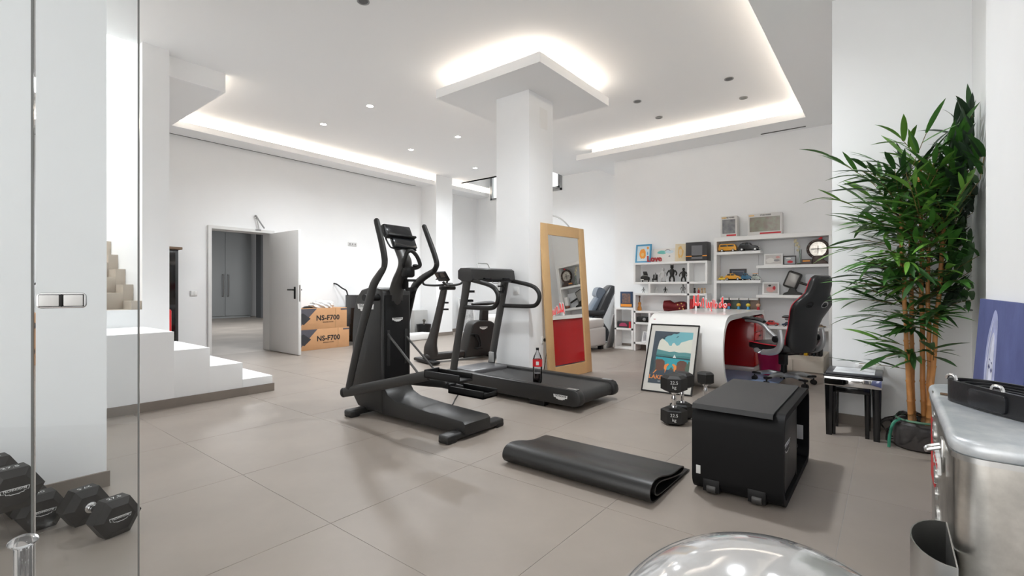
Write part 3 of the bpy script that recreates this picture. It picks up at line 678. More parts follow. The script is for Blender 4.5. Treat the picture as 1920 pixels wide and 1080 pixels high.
tag(MB().lathe([(0, 0), (.025, 0), (.045, .012), (.047, .016), (.044, .017), (.024, .005), (0, .005)], (1.90, -.275, .80)).build('saucer', mat('porcelain', (.80, .78, .75), .2)), 'small white saucer behind the belt on the cooler lid', 'saucer')
tag(MB().cyl((1.80, -.112, .804), (1.785, -.165, .804), .0035, n=8).build('wooden_stick', mat('stick_wood', (.12, .07, .035), .6)), 'thin brown stick lying beside the belt on the cooler lid', 'stick')

# canvas leaning behind the cooler
def cv():
    m = mat('canvas_blue', (.085, .105, .27), .7, noise=.0, nscale=5, col2=(.05, .065, .19), bump=.3, bscale=90)
    return m
CA = thing('canvas_painting', 'large blue painting of a pale long-haired figure leaning on the right wall', 'painting', (2.95, -.33, 0))
a = math.atan2(.045, 1.045)
Mv = frame((3.585, -.312, 0.0), (-1, 0, 0), (.155, -.07, 1.04)) # x to the left end of the wall, y up
Mv = Matrix.Translation((3.52, -.322, 0)) @ Matrix(((-1, 0, 0, 0), (0, .058, .998, 0), (0, .998, .058, 0), (0, 0, 0, 1)))
Mv = frame((3.50, -.305, 0.002), (-1, 0, 0), (0, -.066, 1.0))
MB().box(0, 1.15, 0, 1.045, -.022, 0, bev=.003, M=Mv).build('stretched_canvas', cv(), CA)
pa = MB(); W1 = mat('paint_white', (.62, .64, .78), .7, noise=.15, nscale=18); W2 = mat('paint_mist', (.36, .39, .62), .7, noise=.2, nscale=14); W3 = mat('paint_dark', (.06, .07, .20), .7)
def art(pts, mi, z): 
    pa.mi = mi; pa.poly([Mv @ Vector((p[0], p[1], z)) for p in pts])
ol = cat2([(.40, .50), (.36, .62), (.33, .74), (.35, .86), (.42, .95), (.48, 1.0), (.55, .985), (.585, .93), (.60, .83), (.615, .72), (.63, .60), (.66, .50)], 4)
art(ol + [(.60, .45), (.45, .45)], 1, .0006)
art(cat2([(.42, .50), (.395, .62), (.40, .74), (.43, .84), (.49, .90), (.535, .88), (.55, .80), (.555, .70), (.565, .60), (.59, .50)], 4) + [(.55, .46), (.46, .46)], 0, .0010)
for q in (.0, .03, .06):
    art(cat2([(.37 + q, .60), (.365 + q, .74), (.40 + q, .86), (.47 + q * .5, .955 - q)], 4) + cat2([(.475 + q * .5, .945 - q), (.415 + q, .855), (.38 + q, .74), (.385 + q, .60)], 4), 0 if q != .03 else 1, .0013 + q * .01)
for (ex, ey) in ((.465, .745), (.525, .735)):
    art([(ex - .018, ey), (ex, ey + .012), (ex + .02, ey), (ex, ey - .012)], 2, .0022)
    art([(ex - .02, ey + .03), (ex, ey + .038), (ex + .022, ey + .026), (ex, ey + .031)], 2, .0022)
pa.build('painted_figure', [W1, W2, W3], CA)

# big clear gym ball
bm_ = mat('translucent_vinyl', (.60, .60, .60), .10, metal=.35, spec=.8, coat=.8)
gb = MB(); gb.lathe([(.33 * math.sin(PI * k / 32), .33 - .33 * math.cos(PI * k / 32)) for k in range(33)], (.885, .150, 0), n=64)
tag(gb.build('gym_ball', bm_), 'shiny grey translucent gym ball at the bottom edge of the picture', 'ball')

# ---- nest of mirrored side tables with a picture on top
GB = mat('gloss_black', (.006, .006, .0065), .12)
MIR = mat('mirror_glass', (.84, .84, .83), .02, metal=1.0)
TB = thing('side_table', 'black side table with mirrored apron holding a picture frame', 'side table', (4.47, .205, 0))
tx0, tx1, ty0, ty1, tz = 4.29, 4.665, .045, .385, .455
for (xa, ya) in ((tx0, ty0), (tx0, ty1 - .055), (tx1 - .04, ty0), (tx1 - .04, ty1 - .055)):
    lg = MB(); lg.loft([((xa + .02, ya + .0275, 0), (.013, 0, 0), (0, .019, 0), 8), ((xa + .02, ya + .0275, .375), (.02, 0, 0), (0, .0275, 0), 8)], n=16); lg.build('leg', GB, TB, ang=30)
MB().box(tx0 - .003, tx1 + .003, ty0 - .003, ty1 + .003, .375, .44, bev=.003).build('apron', MIR, TB)
MB().box(tx0 - .008, tx1 + .008, ty0 - .008, ty1 + .008, .44, tz, bev=.004).build('top', GB, TB)
TI = thing('nesting_table', 'smaller black table tucked under the mirrored side table', 'side table', (4.47, .24, 0))
for (xa, ya) in ((4.335, .110), (4.335, .315), (4.585, .110), (4.585, .315)):
    lg = MB(); lg.loft([((xa + .018, ya + .018, 0), (.013, 0, 0), (0, .013, 0), 8), ((xa + .018, ya + .018, .32), (.018, 0, 0), (0, .018, 0), 8)], n=16); lg.build('leg', GB, TI, ang=30)
MB().box(4.335, 4.62, .110, .35, .32, .366, bev=.004).build('top', GB, TI)
PF = thing('picture_frame', 'dark framed picture lying flat on the black side table', 'picture frame', (4.47, .215, tz))
MB().box(4.295, 4.655, .04, .38, tz + .0005, tz + .016, bev=.003).build('frame', mat('frame_slate', (.045, .047, .055), .3), PF)
MB().box(4.33, 4.62, .085, .335, tz + .0155, tz + .0175).build('print', mat('pale_print', (.84, .85, .87), .45, noise=.0, nscale=7, col2=(.62, .64, .68)), PF)

# ================================================================== MIRROR, BOTTLE, PILLAR SOCKET
MI = thing('leaning_mirror', 'tall wood-framed mirror leaning against the white middle pillar', 'mirror', (5.18, 3.14, 0))
WOODM = mat('maple_frame', (.62, .40, .19), .4, noise=.06, nscale=3)
Mm = frame((4.70, 3.135, .004), (1, -.075, 0), (.01, .135, 1.87))
mw_, mh_, fw_ = .905, 1.885, .125
fr = MB()
fr.box(0, fw_, 0, mh_, -.03, 0, bev=.004, M=Mm).box(mw_ - fw_, mw_, 0, mh_, -.03, 0, bev=.004, M=Mm).box(fw_ - .002, mw_ - fw_ + .002, 0, fw_ + .02, -.03, -.0005, M=Mm).box(fw_ - .002, mw_ - fw_ + .002, mh_ - fw_ - .01, mh_, -.03, -.0005, M=Mm)
fr.build('frame', WOODM, MI)
MB().box(fw_ - .01, mw_ - fw_ + .01, fw_, mh_ - fw_, -.024, -.012, M=Mm).build('mirror_glass', mat('silvered_glass', (.86, .86, .84), .0, metal=1.0), MI)

BO = thing('cola_bottle', 'half-empty plastic cola bottle with red label standing on the treadmill belt', 'bottle', (3.83, 2.70, .172))
bc = (3.83, 2.70, .172)
MB().lathe([(0, .004), (.030, .0), (.043, .012), (.046, .05), (.044, .10), (.046, .14), (.046, .20), (.044, .235), (.034, .27), (.018, .300), (.0135, .312), (.0135, .325), (.012, .325), (.012, .312), (.0165, .299), (.0325, .269), (.0425, .234), (.0445, .2), (.0445, .14), (.0425, .1), (.0445, .05), (.0415, .013), (.03, .0015), (0, .0055)], bc, n=28).build('bottle_shell', glass_mat('bottle_plastic', (.93, .93, .94), .05), BO, ang=50)
MB().lathe([(0, .008), (.030, .008), (.040, .016), (.0435, .05), (.0415, .098), (0, .098)], bc, n=28).build('cola', mat('cola', (.012, .005, .004), .15), BO)
lb = MB().lathe([(.0465, .165), (.0472, .165), (.0472, .235), (.0450, .235)], bc, n=28, closed=True).build('label', mat('label_red', (.62, .012, .02), .4), BO)
a = math.atan2(-bc[1], -bc[0]); nv = Vector((math.cos(a), math.sin(a), 0))
MB().box(-.014, .014, -.017, .017, 0, .0008, M=frame(Vector(bc) + nv * .0472 + Vector((0, 0, .20)), Vector((0, 0, 1)).cross(nv), (0, 0, 1))).build('label_patch', WINK, lb)
MB().cyl((bc[0], bc[1], bc[2] + .322), (bc[0], bc[1], bc[2] + .345), .0155, n=20, bev=.002).build('cap', BLK, BO)

SO = thing('wall_socket', 'double white wall socket with black plugs low on the middle pillar', 'socket', (4.815, 3.279, .47))
MB().box(4.73, 4.895, 3.268, 3.279, .435, .515, bev=.003).build('plate', TRIMW, SO)
for xa, nm in ((4.775, 'plug'), (4.85, 'plug')):
    MB().cyl((xa, 3.268, .475), (xa, 3.225, .475), .020, n=16, bev=.004).build('plug', BLK, SO)
tag(MB().tube([(4.775, 3.23, .472), (4.785, 3.22, .44), (4.775, 3.235, .3), (4.74, 3.25, .1), (4.73, 3.25, .006), (4.6, 3.24, .006)], .004, n=6, smooth=6).build('power_cord', BLK), 'short black cord hanging from the left plug of the pillar socket', 'cord')
tag(MB().tube([(4.85, 3.23, .476), (4.89, 3.225, .46), (4.91, 3.235, .38), (4.875, 3.24, .28), (4.85, 3.245, .18), (4.88, 3.24, .05), (4.9, 3.245, .006)], .004, n=6, smooth=6).build('power_cord', BLK), 'black cord looping from the right plug of the pillar socket beside the mirror', 'cord')
SW = thing('light_switch', 'white light switch on the pillar face behind the treadmill', 'switch', (4.478, 3.46, 1.07))
MB().box(4.471, 4.48, 3.42, 3.50, 1.03, 1.11, bev=.002).build('plate', TRIMW, SW); MB().box(4.467, 4.472, 3.44, 3.48, 1.05, 1.09, bev=.002).build('rocker', SHELFW, SW)
SW = thing('light_switch', 'white double switch on the wall left of the open door', 'switch', (2.826, 8.598, 1.016))
MB().box(2.775, 2.877, 8.588, 8.6, .975, 1.06, bev=.003).build('plate', mat('switch_white', (.66, .66, .65), .4), SW)
for xa in (2.785, 2.829): MB().box(xa, xa + .038, 8.584, 8.590, .985, 1.05, bev=.002).build('rocker', TRIMW, SW)
SW = thing('wall_socket', 'white socket strip high on the back wall right of the open door', 'socket', (5.654, 8.598, 1.99))
MB().box(5.56, 5.76, 8.588, 8.6, 1.955, 2.03, bev=.003).build('plate', MATS['switch_white'], SW)
for xa in (5.60, 5.66, 5.72): MB().cyl((xa, 8.586, 1.993), (xa, 8.590, 1.993), .017, n=12).build('outlet', GREYM, SW)
CB = thing('conduit_stub', 'grey flexible conduit end sticking out of the wall above the open door', 'conduit', (3.81, 8.55, 2.2))
MB().tube([(3.76, 8.598, 2.335), (3.75, 8.55, 2.34), (3.80, 8.52, 2.24), (3.87, 8.50, 2.13)], .013, n=8, smooth=4).build('conduit', GREYM, CB)
MB().tube([(3.765, 8.598, 2.30), (3.76, 8.56, 2.30), (3.785, 8.55, 2.20), (3.80, 8.55, 2.12)], .008, n=8, smooth=4).build('cable', STEEL, CB)
MB().box(3.74, 3.84, 8.56, 8.6, 2.085, 2.115, bev=.003).build('bracket', GREYM, CB)

SW = thing('wall_socket', 'long white socket strip low on the stub wall behind the side table', 'socket', (4.70, .125, .478))
MB().box(4.690, 4.709, .035, .215, .455, .50, bev=.003).build('plate', TRIMW, SW)
for ya in (.07, .125, .18): MB().cyl((4.6915, ya, .478), (4.688, ya, .478), .015, n=12).build('outlet', MATS['switch_white'] if 'switch_white' in MATS else GREYM, SW)
# ================================================================== BACK WALL THINGS
KRAFT = mat('cardboard', (.50, .27, .13), .75, noise=.06, nscale=5)
KDARK = mat('carton_print_grey', (.075, .072, .088), .7)
def carton(z0, x0, x1, label, tape):
    t = thing('cardboard_box', label, 'box', ((x0 + x1) / 2, 8.25, z0), group='loudspeaker cartons by the door')
    MB().box(x0, x1, 8.03, 8.47, z0, z0 + .368, bev=.004).build('carton', KRAFT, t)
    m = MB(); m.poly([(x0 + .002, 8.0288, z0 + .365), (x0 + .52, 8.0288, z0 + .365), (x0 + .16, 8.0288, z0 + .004), (x0 + .002, 8.0288, z0 + .004)])
    m.build('printed_panel', KDARK, t)
    m = MB(); m.poly([(x0 + .10, 8.0282, z0 + .22), (x0 + .26, 8.0282, z0 + .29), (x0 + .40, 8.0282, z0 + .19), (x0 + .27, 8.0282, z0 + .08)])
    m.build('printed_speaker', mat('carton_print_dark', (.03, .03, .035), .6), t)
    text('NS-F700', frame((x0 + .735, 8.0285, z0 + .19), (1, 0, 0), (0, 0, 1)), .125, KINK, t, bold=.004, spacing=1.05)
    text('SPEAKER SYSTEM', frame((x0 + .735, 8.0285, z0 + .115), (1, 0, 0), (0, 0, 1)), .028, KINK, t)
    MB().box(x1 - .13, x1 - .002, 8.0284, 8.03, z0 + .325, z0 + .352).build('label_patch', KDARK, t)
    MB().box(x1 - .24, x1 - .225, 8.028, 8.0302, z0 + .002, z0 + .366).build('tape', mat('tape_brown', (.44, .25, .12), .4), t)
carton(0, 4.06, 5.22, 'lower cardboard box of the two by the open door, flap slightly crushed', True)
carton(.3685, 4.05, 5.17, 'upper cardboard box stacked by the open door, under the plastic bag', False)
PB = thing('plastic_bag', 'crumpled white plastic bag lying on the upper cardboard box', 'bag', (4.72, 8.2, .74))
m = MB(); t = bmesh.new(); bmesh.ops.create_icosphere(t, subdivisions=4, radius=1)
for v in t.verts:
    p = v.co.copy(); n = math.sin(p.x * 5 + 1) * math.sin(p.y * 6) * .12 + math.sin(p.x * 11 + p.z * 9) * .07 + math.sin(p.y * 15 + p.x * 4) * .05
    p *= 1 + n; v.co = Vector((4.76 + p.x * .21, 8.2 + p.y * .15, max(.7375, .79 + p.z * .085)))
m._merge(t); m.build('bag', mat('bag_white', (.72, .73, .74), .35), PB)
m = MB(); m.loft([((4.36, 8.14, .745), (0, .02, 0), (0, 0, .007)), ((4.41, 8.15, .757), (0, .05, 0), (0, 0, .018)), ((4.48, 8.14, .76), (0, .045, 0), (0, 0, .02)), ((4.53, 8.12, .75), (0, .02, 0), (0, 0, .011))])
tag(m.build('black_cloth', BLK), 'small black crumpled cloth lying left of the plastic bag on the box', 'cloth')

SPK = thing('floor_speaker', 'black floorstanding loudspeaker beside the cardboard boxes', 'loudspeaker', (5.52, 8.2, 0))
MB().box(5.36, 5.68, 8.0, 8.38, .06, .965, bev=.01).build('cabinet', mat('piano_black', (.010, .010, .011), .15), SPK)
for k, z in enumerate((.82, .62, .44)): MB().lathe([(.0, -.01), (.05, -.012), (.08, -.002), (.085, .004), (.09, 0), (.09, -.006)], n=24, M=frame((5.52, 7.998, z), (1, 0, 0), (0, 0, 1))).build('driver', GREYM, SPK)
for xa in (5.37, 5.63):
    for ya in (8.02, 8.32): MB().cyl((xa + .02, ya + .02, 0), (xa + .02, ya + .02, .062), .02, n=12).build('foot', STEEL, SPK)
tag(MB().tube([(5.36, 8.30, .965), (5.38, 8.38, 1.05), (5.33, 8.45, 1.10), (5.27, 8.52, 1.17), (5.25, 8.6, 1.19)], .014, n=8, smooth=5).build('speaker_cable', BLK), 'thick black cable curving from the wall onto the floor speaker', 'cable')

CAB = thing('tall_cabinet', 'tall narrow black cabinet with wooden top behind the white stairs', 'cabinet', (2.2, 8.35, 0))
MB().box(1.84, 2.49, 8.17, 8.58, .08, 1.66, bev=.004).build('carcass', mat('cabinet_black', (.022, .022, .023), .35), CAB)
MB().box(1.82, 2.535, 8.14, 8.59, 1.66, 1.70, bev=.008).build('top', mat('cabinet_wood', (.16, .10, .06), .5), CAB)
MB().box(1.88, 2.45, 8.16, 8.175, .12, .82, bev=.003).build('door', GB, CAB)
MB().box(1.88, 2.45, 8.16, 8.175, .86, 1.62, bev=.003).build('door', GB, CAB)
MB().box(1.86, 2.47, 8.20, 8.56, 0, .08).build('plinth', BLK, CAB)
RB = thing('red_tube', 'bright red round container beside the black cabinet behind the stairs', 'container', (2.21, 7.95, 0))
MB().lathe([(0, 0), (.10, 0), (.11, .01), (.11, .78), (.10, .80), (0, .80)], (2.21, 7.9, 0), n=24).build('body', mat('fire_red', (.55, .01, .012), .3), RB)
MB().lathe([(0, .80), (.03, .80), (.03, .85), (0, .85)], (2.21, 7.9, 0), n=16).build('cap', BLK, RB)

# things against the far left wall, seen between the machines
PR = thing('floor_planter', 'grey box-shaped planter with black pot in front by the back wall', 'planter', (7.15, 8.3, 0))
MB().box(7.02, 7.40, 8.28, 8.42, 0, .60, bev=.004).build('backboard', mat('planter_grey', (.40, .40, .39), .6), PR)
MB().lathe([(0, 0), (.12, 0), (.16, .26), (.165, .30), (.15, .30), (.14, .26), (0, .24)], (7.13, 8.10, 0), n=20).build('pot', BLK, PR)
MB().tube([(7.13, 8.1, .24), (7.14, 8.1, .36)], .02, n=8).sph((7.14, 8.1, .38), .035, 10).build('plant_stub', mat('dry_stem', (.08, .07, .06), .7), PR)
tag(MB().box(6.25, 7.0, 7.72, 8.0, .0, .15, bev=.03, seg=3).build('white_step', mat('white_foam', (.70, .70, .69), .5), None), 'low white padded block lying on the floor behind the elliptical trainer', 'block')
# leaning frames beyond the bike
LF = thing('leaning_picture', 'white-edged picture leaning against the far wall beyond the exercise bike', 'picture frame', (8.9, 8.1, 0))
Ml = frame((8.55, 8.34, .0), (1, -.25, 0), (.0, .10, .60))
MB().box(0, .44, 0, .86, -.025, 0, bev=.003, M=Ml).build('frame', TRIMW, LF); MB().box(.03, .41, .03, .83, -.003, .001, M=Ml).build('print', mat('grey_print', (.42, .42, .42), .5, noise=.5, nscale=6), LF)

# ================================================================== SOFA, MASSAGE CHAIR, ARC LAMP behind the pillar
SOF = thing('white_sofa', 'low white daybed behind the middle pillar with dark feet', 'sofa', (7.6, 5.3, 0))
WF = mat('white_leather', (.72, .71, .69), .45)
MB().box(7.22, 7.86, 4.02, 6.55, .07, .40, bev=.04, seg=3).build('base', WF, SOF)
MB().box(7.24, 7.84, 4.04, 5.27, .39, .555, bev=.05, seg=3).build('cushion', WF, SOF)
MB().box(7.24, 7.84, 5.29, 6.53, .39, .555, bev=.05, seg=3).build('cushion', WF, SOF)
for xa in (7.26, 7.75):
    for ya in (4.06, 6.42): MB().box(xa, xa + .08, ya, ya + .08, 0, .075, bev=.004).build('foot', BLK, SOF)
tag(MB().box(7.35, 7.75, 5.4, 6.2, .556, .585, bev=.012).build('folded_throw', mat('throw_black', (.02, .02, .022), .8)), 'flat black folded throw on the white daybed', 'throw')

MC = thing('massage_chair', 'black reclined massage chair with blue-grey headrest left of the shelves', 'armchair', (8.78, 4.79, 0), math.radians(128))
ML = mat('chair_leather', (.020, .021, .024), .35); MBL = mat('chair_leather_blue', (.12, .15, .19), .35)
# local x: forward
MB().tube([(.34, .26, .02), (-.30, .26, .02), (-.36, .0, .02), (-.30, -.26, .02), (.34, -.26, .02), (.38, 0, .02)], .02, n=10, closed=True, smooth=5).build('base_hoop', STEEL, MC, local=True)
MB().loft([((-.10, 0, .03), (.26, 0, 0), (0, .24, 0), 3), ((-.08, 0, .25), (.22, 0, 0), (0, .24, 0), 3), ((-.02, 0, .46), (.14, 0, 0), (0, .22, 0), 3)]).build('pedestal', ML, MC, local=True)
MB().loft([((.02, 0, .42), (.06, 0, -.05), (0, .33, 0), 3), ((.30, 0, .47), (.01, 0, .085), (0, .34, 0), 3), ((.55, 0, .50), (0, 0, .075), (0, .33, 0), 3), ((.72, 0, .44), (.05, 0, .04), (0, .31, 0), 3)]).build('seat', MBL, MC, local=True)
MB().loft([((-.02, 0, .40), (.09, 0, .05), (0, .33, 0), 3), ((-.13, 0, .65), (.10, 0, .05), (0, .35, 0), 3), ((-.24, 0, .90), (.10, 0, .05), (0, .35, 0), 3), ((-.34, 0, 1.08), (.09, 0, .04), (0, .32, 0), 3), ((-.37, 0, 1.14), (.06, 0, .02), (0, .28, 0), 3)]).build('back_shell', ML, MC, local=True)
MB().loft([((.10, 0, .52), (.06, 0, .04), (0, .25, 0), 3), ((.0, 0, .72), (.07, 0, .04), (0, .26, 0), 3), ((-.10, 0, .90), (.06, 0, .03), (0, .25, 0), 3)]).build('back_cushion', MBL, MC, local=True)
MB().loft([((-.11, -.25, 1.0), (.08, 0, .03), (-.03, 0, .10), 3), ((-.11, 0, 1.0), (.09, 0, .03), (-.03, 0, .11), 3), ((-.11, .25, 1.0), (.08, 0, .03), (-.03, 0, .10), 3)]).build('headrest', MBL, MC, local=True)
for s in (-1, 1): MB().tube([(-.16, s * .36, .62), (.0, s * .38, .60), (.30, s * .38, .60), (.42, s * .37, .56)], [.05, .06, .06, .045], n=12, smooth=4).build('armrest', ML, MC, local=True)

AL = thing('arc_floor_lamp', 'slim steel arc floor lamp rising behind the leaning mirror', 'lamp', (6.88, 4.02, 0))
MB().lathe([(0, 0), (.16, 0), (.17, .01), (.17, .05), (.16, .06), (0, .06)], (6.88, 4.02, 0), n=28).build('base', mat('black_marble', (.02, .02, .022), .2), AL)
ax = [(6.88, 4.02, .06), (6.88, 4.02, .9), (6.88, 4.03, 1.55), (6.88, 4.09, 1.90), (6.88, 4.24, 2.16), (6.88, 4.50, 2.33), (6.86, 4.85, 2.34), (6.84, 5.15, 2.20), (6.83, 5.28, 2.05)]
MB().tube(ax, .012, n=10, smooth=8).build('arc_tube', STEEL, AL)
MB().lathe([(.02, .12), (.06, .11), (.13, .04), (.15, -.03), (.145, -.03), (.125, .035), (.055, .10), (0, .105)], (6.83, 5.29, 1.94), n=24).build('shade', STEEL, AL)

# grey board leaning by the low shelf
LB_ = MB(); LB_.box(0, .24, 0, .63, 0, .018, bev=.002, M=frame((7.97, 4.085, .003), (1, 0, 0), (0, -.135, .62)))
tag(LB_.build('leaning_board', mat('board_grey', (.33, .33, .335), .5)), 'grey flat board leaning beside the lowest white shelf unit', 'board')

# ================================================================== DESK, POSTER, SIGN
DW = mat('gloss_white', (.80, .795, .78), .22, coat=.3)
RED = mat('red_lacquer', (.42, .006, .008), .22, coat=.4)
DK = thing('white_desk', 'glossy white desk with rounded shell, red inside, framed poster leaning on it', 'desk', (6.45, 1.78, 0))
out = [(5.56, .012), (5.45, .10), (5.365, .25), (5.335, .40), (5.345, .53), (5.395, .655), (5.48, .735), (5.60, .768), (5.80, .775), (6.4, .775), (7.1, .775), (7.30, .765), (7.40, .73), (7.46, .66), (7.475, .5), (7.475, .2), (7.475, .03)]
th = [.03, .034, .04, .046, .052, .062, .07, .066, .06, .055, .055, .055, .055, .05, .05, .05, .05]
P2 = [Vector((p[0], p[1], 0)) for p in out]; PP, RR = catmull(P2, th, 4)
pth = [(p.x, p.y) for p in PP]
MB().ribbon(pth, RR, 'y', 1.37, 2.21).build('shell', DW, DK, ang=30)
inn = [(p[0] , p[1]) for p in pth[2:]]
# red lining just inside the shell
def inset(path, d):
    o = []
    for k in range(len(path)):
        a = Vector(path[max(k - 1, 0)]); b = Vector(path[min(k + 1, len(path) - 1)]); t = (b - a).normalized(); n = Vector((t.y, -t.x)); o.append(tuple(Vector(path[k]) + n * d[k]))
    return o
MB().ribbon(inset(pth, [r / 2 + .004 for r in RR]), .006, 'y', 1.40, 2.18).build('lining', RED, DK, ang=30)
MB().box(5.42, 7.44, 2.14, 2.165, .06, .74).build('modesty_panel', RED, DK)
MB().box(6.93, 7.42, 1.40, 2.13, .06, .72, bev=.004).build('pedestal', RED, DK)
DRW = mat('drawer_red', (.62, .012, .014), .25, coat=.4)
for z in (.075, .30, .52):
    dr = MB().box(6.955, 7.40, 1.382, 1.402, z, z + .205, bev=.004).build('drawer', DRW, DK)
    MB().box(7.12, 7.24, 1.370, 1.384, z + .15, z + .165, bev=.002).build('handle', BLK, dr)
MB().box(6.90, 7.44, 1.39, 2.19, .0, .055, bev=.004).build('plinth', DW, DK)
tag(MB().box(5.75, 6.85, 1.00, 1.95, .001, .010, bev=.003).build('floor_mat', mat('mat_blue', (.30, .42, .62), .5)), 'pale blue chair mat on the floor under the white desk', 'mat')

PO_ = thing('framed_poster', 'framed lake travel poster leaning against the white desk', 'poster', (4.99, 1.83, 0))
Mp = frame((4.895, 2.095, .004), (.035, -.52, 0), (.345, .023, .69))
pw, ph = .525, .775
fr = MB(); fb = .013
fr.box(0, fb, 0, ph, -.022, .004, M=Mp).box(pw - fb, pw, 0, ph, -.022, .004, M=Mp).box(fb - .001, pw - fb + .001, 0, fb, -.022, .004, M=Mp).box(fb - .001, pw - fb + .001, ph - fb, ph, -.022, .004, M=Mp)
fr.build('frame', GB, PO_)
MB().box(fb, pw - fb, fb, ph - fb, -.012, -.004, M=Mp).build('mount', mat('mount_cream', (.62, .60, .55), .6), PO_)
ink = {k: mat('poster_' + k, c, .6) for k, c in dict(night=(.045, .065, .085), sky=(.16, .42, .46), cloud=(.66, .66, .57), hill=(.045, .20, .20), hill2=(.09, .27, .27), lake=(.03, .33, .38), deep=(.02, .05, .06), chair=(.13, .055, .035), orange=(.80, .26, .05), green=(.075, .12, .08), sail=(.75, .78, .75)).items()}
names = list(ink); PX0, PX1, PY0, PY1 = .058, .467, .095, .690
pm_ = MB()
def pp(k, pts, lay):
    pm_.mi = names.index(k)
    f = [(Mp @ Vector((PX0 + u * (PX1 - PX0), PY0 + v * (PY1 - PY0), -.0036 + lay * .00035))) for u, v in pts]
    pm_.poly(f)
pp('sky', [(0, 0), (1, 0), (1, 1), (0, 1)], 0)
pp('cloud', [(0, .58), (1, .58), (1, .87), (.90, .85), (.80, .82), (.72, .80), (.68, .75), (.62, .73), (.58, .76), (.54, .79), (.50, .77), (.48, .72), (.42, .73), (.38, .78), (.30, .82), (.22, .86), (.10, .90), (0, .92)], 1)
pp('hill2', [(0, .50), (1, .50), (1, .605), (.85, .615), (.7, .605), (.58, .62), (.45, .605), (.3, .625), (.15, .64), (0, .645)], 2)
pp('hill', [(0, .46), (1, .46), (1, .535), (.8, .545), (.6, .53), (.4, .55), (.2, .555), (0, .56)], 3)
pp('lake', [(0, .17), (1, .17), (1, .475), (0, .505)], 4)
pp('deep', [(.0, .505), (1, .472), (1, .498), (0, .525)], 5)
pp('sail', [(.56, .50), (.605, .50), (.595, .565)], 6); pp('sail', [(.61, .50), (.64, .50), (.605, .55)], 6); pp('deep', [(.55, .488), (.65, .488), (.64, .500), (.56, .500)], 6)
pp('green', [(0, .15), (1, .13), (1, .44), (.97, .46), (.94, .40), (.90, .43), (.86, .37), (.80, .40), (.72, .30), (.64, .36), (.60, .28), (.55, .33), (.48, .25), (.40, .24), (.3, .38), (.22, .42), (.16, .47), (.1, .42), (.04, .46), (0, .40)], 5)
pp('night', [(0, 0), (1, 0), (1, .255), (.8, .26), (.5, .27), (.25, .25), (.1, .24), (0, .30)], 6)
pp('night', [(0, .16), (.12, .22), (.135, .30), (.12, .44), (.115, .55), (.13, .68), (.155, .80), (.19, .84), (.23, .87), (.30, .88), (.36, .92), (.45, .93), (.5, .965), (.58, .96), (.66, .985), (.64, 1), (0, 1)], 7)
pp('deep', [(0, .20), (.08, .22), (.10, .32), (.07, .44), (.03, .50), (0, .50)], 8)
pp('deep', [(.16, .84), (.22, .855), (.27, .845), (.30, .86), (.27, .875), (.20, .87)], 8)
pp('deep', [(.58, .885), (.63, .90), (.655, .93), (.63, .915), (.60, .905)], 6)
def chair(cx, s):
    pp('chair', [(cx - s * .11, .23), (cx + s * .10, .25), (cx + s * .125, .34), (cx + s * .115, .42), (cx + s * .05, .455), (cx - s * .05, .455), (cx - s * .13, .43), (cx - s * .10, .33)], 8)
    pp('orange', [(cx + s * .12, .35), (cx + s * .20, .385), (cx + s * .235, .375), (cx + s * .22, .35), (cx + s * .19, .33), (cx + s * .18, .27), (cx + s * .15, .20), (cx + s * .145, .27), (cx + s * .115, .29)], 9)
    pp('orange', [(cx - s * .09, .25), (cx - s * .055, .25), (cx - s * .13, .18), (cx - s * .155, .18)], 9)
chair(.25, 1); chair(.80, -1)
pm_.build('print', [ink[k] for k in names], PO_)
text('LAKE GEORGE', Mp @ Matrix.Translation(((PX0 + PX1) / 2, PY0 + .115 * (PY1 - PY0), .0002)), .062, ink['orange'], PO_, bold=.0012, ext=.0002)
text('NY  EST. 1892', Mp @ Matrix.Translation((PX0 + .40 * (PX1 - PX0), PY0 + .04 * (PY1 - PY0), .0002)), .020, ink['sail'], PO_, ext=.0002)
MB().box(fb, pw - fb, fb, ph - fb, .0012, .0022, M=Mp).build('glazing', glass_mat('picture_glass', (.97, .97, .97), .02), PO_)

# red script sign standing on the desk
NS = thing('script_sign', 'red handwriting-style light sign on clear backing standing on the white desk', 'sign', (6.4, 1.83, .803))
NE = mat('neon_red', (.80, .04, .04), .4, emit=.12)
bk = mat('sign_backing', (.85, .85, .86), .15)
strokes = [[(0, .02), (.01, .20), (.03, .205), (.035, .05), (.055, .10), (.075, .05), (.09, .22), (.115, .215), (.10, .05), (.13, .10), (.15, .06), (.165, .05), (.19, .17), (.215, .16), (.205, .04), (.22, .04)],
           [(.26, .16), (.27, .04), (.29, .03), (.31, .12), (.32, .03), (.34, .05), (.35, .11), (.37, .10), (.36, -.00), (.375, -.03)],
           [(.395, .16), (.40, .03)], [(.43, .15), (.435, .03), (.46, .03), (.475, .08), (.45, .09), (.44, .05)],
           [(.51, .08), (.53, .10), (.55, .05), (.53, .03), (.51, .05), (.53, .10), (.56, .12), (.565, .18), (.58, .19), (.58, .04), (.60, .07), (.63, .09), (.645, .05), (.62, .03), (.60, .06)]]
Ms = frame((6.42, 2.03, .826), (-.10, -1, 0), (0, 0, 1))
KX = .66; KY = .78
for q in strokes:
    P = [Ms @ Vector((u * KX, v * KY, 0)) for u, v in q]
    MB().tube(P, .0048, n=8, smooth=4).build('light_tube', NE, NS)
    MB().tube([Ms @ Vector((u * KX, v * KY + .012, -.010)) for u, v in q], .012, n=8, smooth=4, flat=((1, 0, 0), .5)).build('backing', bk, NS)
for u in (.05, .33, .60): MB().box(u * KX - .012, u * KX + .012, -.024, .05, -.022, -.016, M=Ms).build('stand', bk, NS)

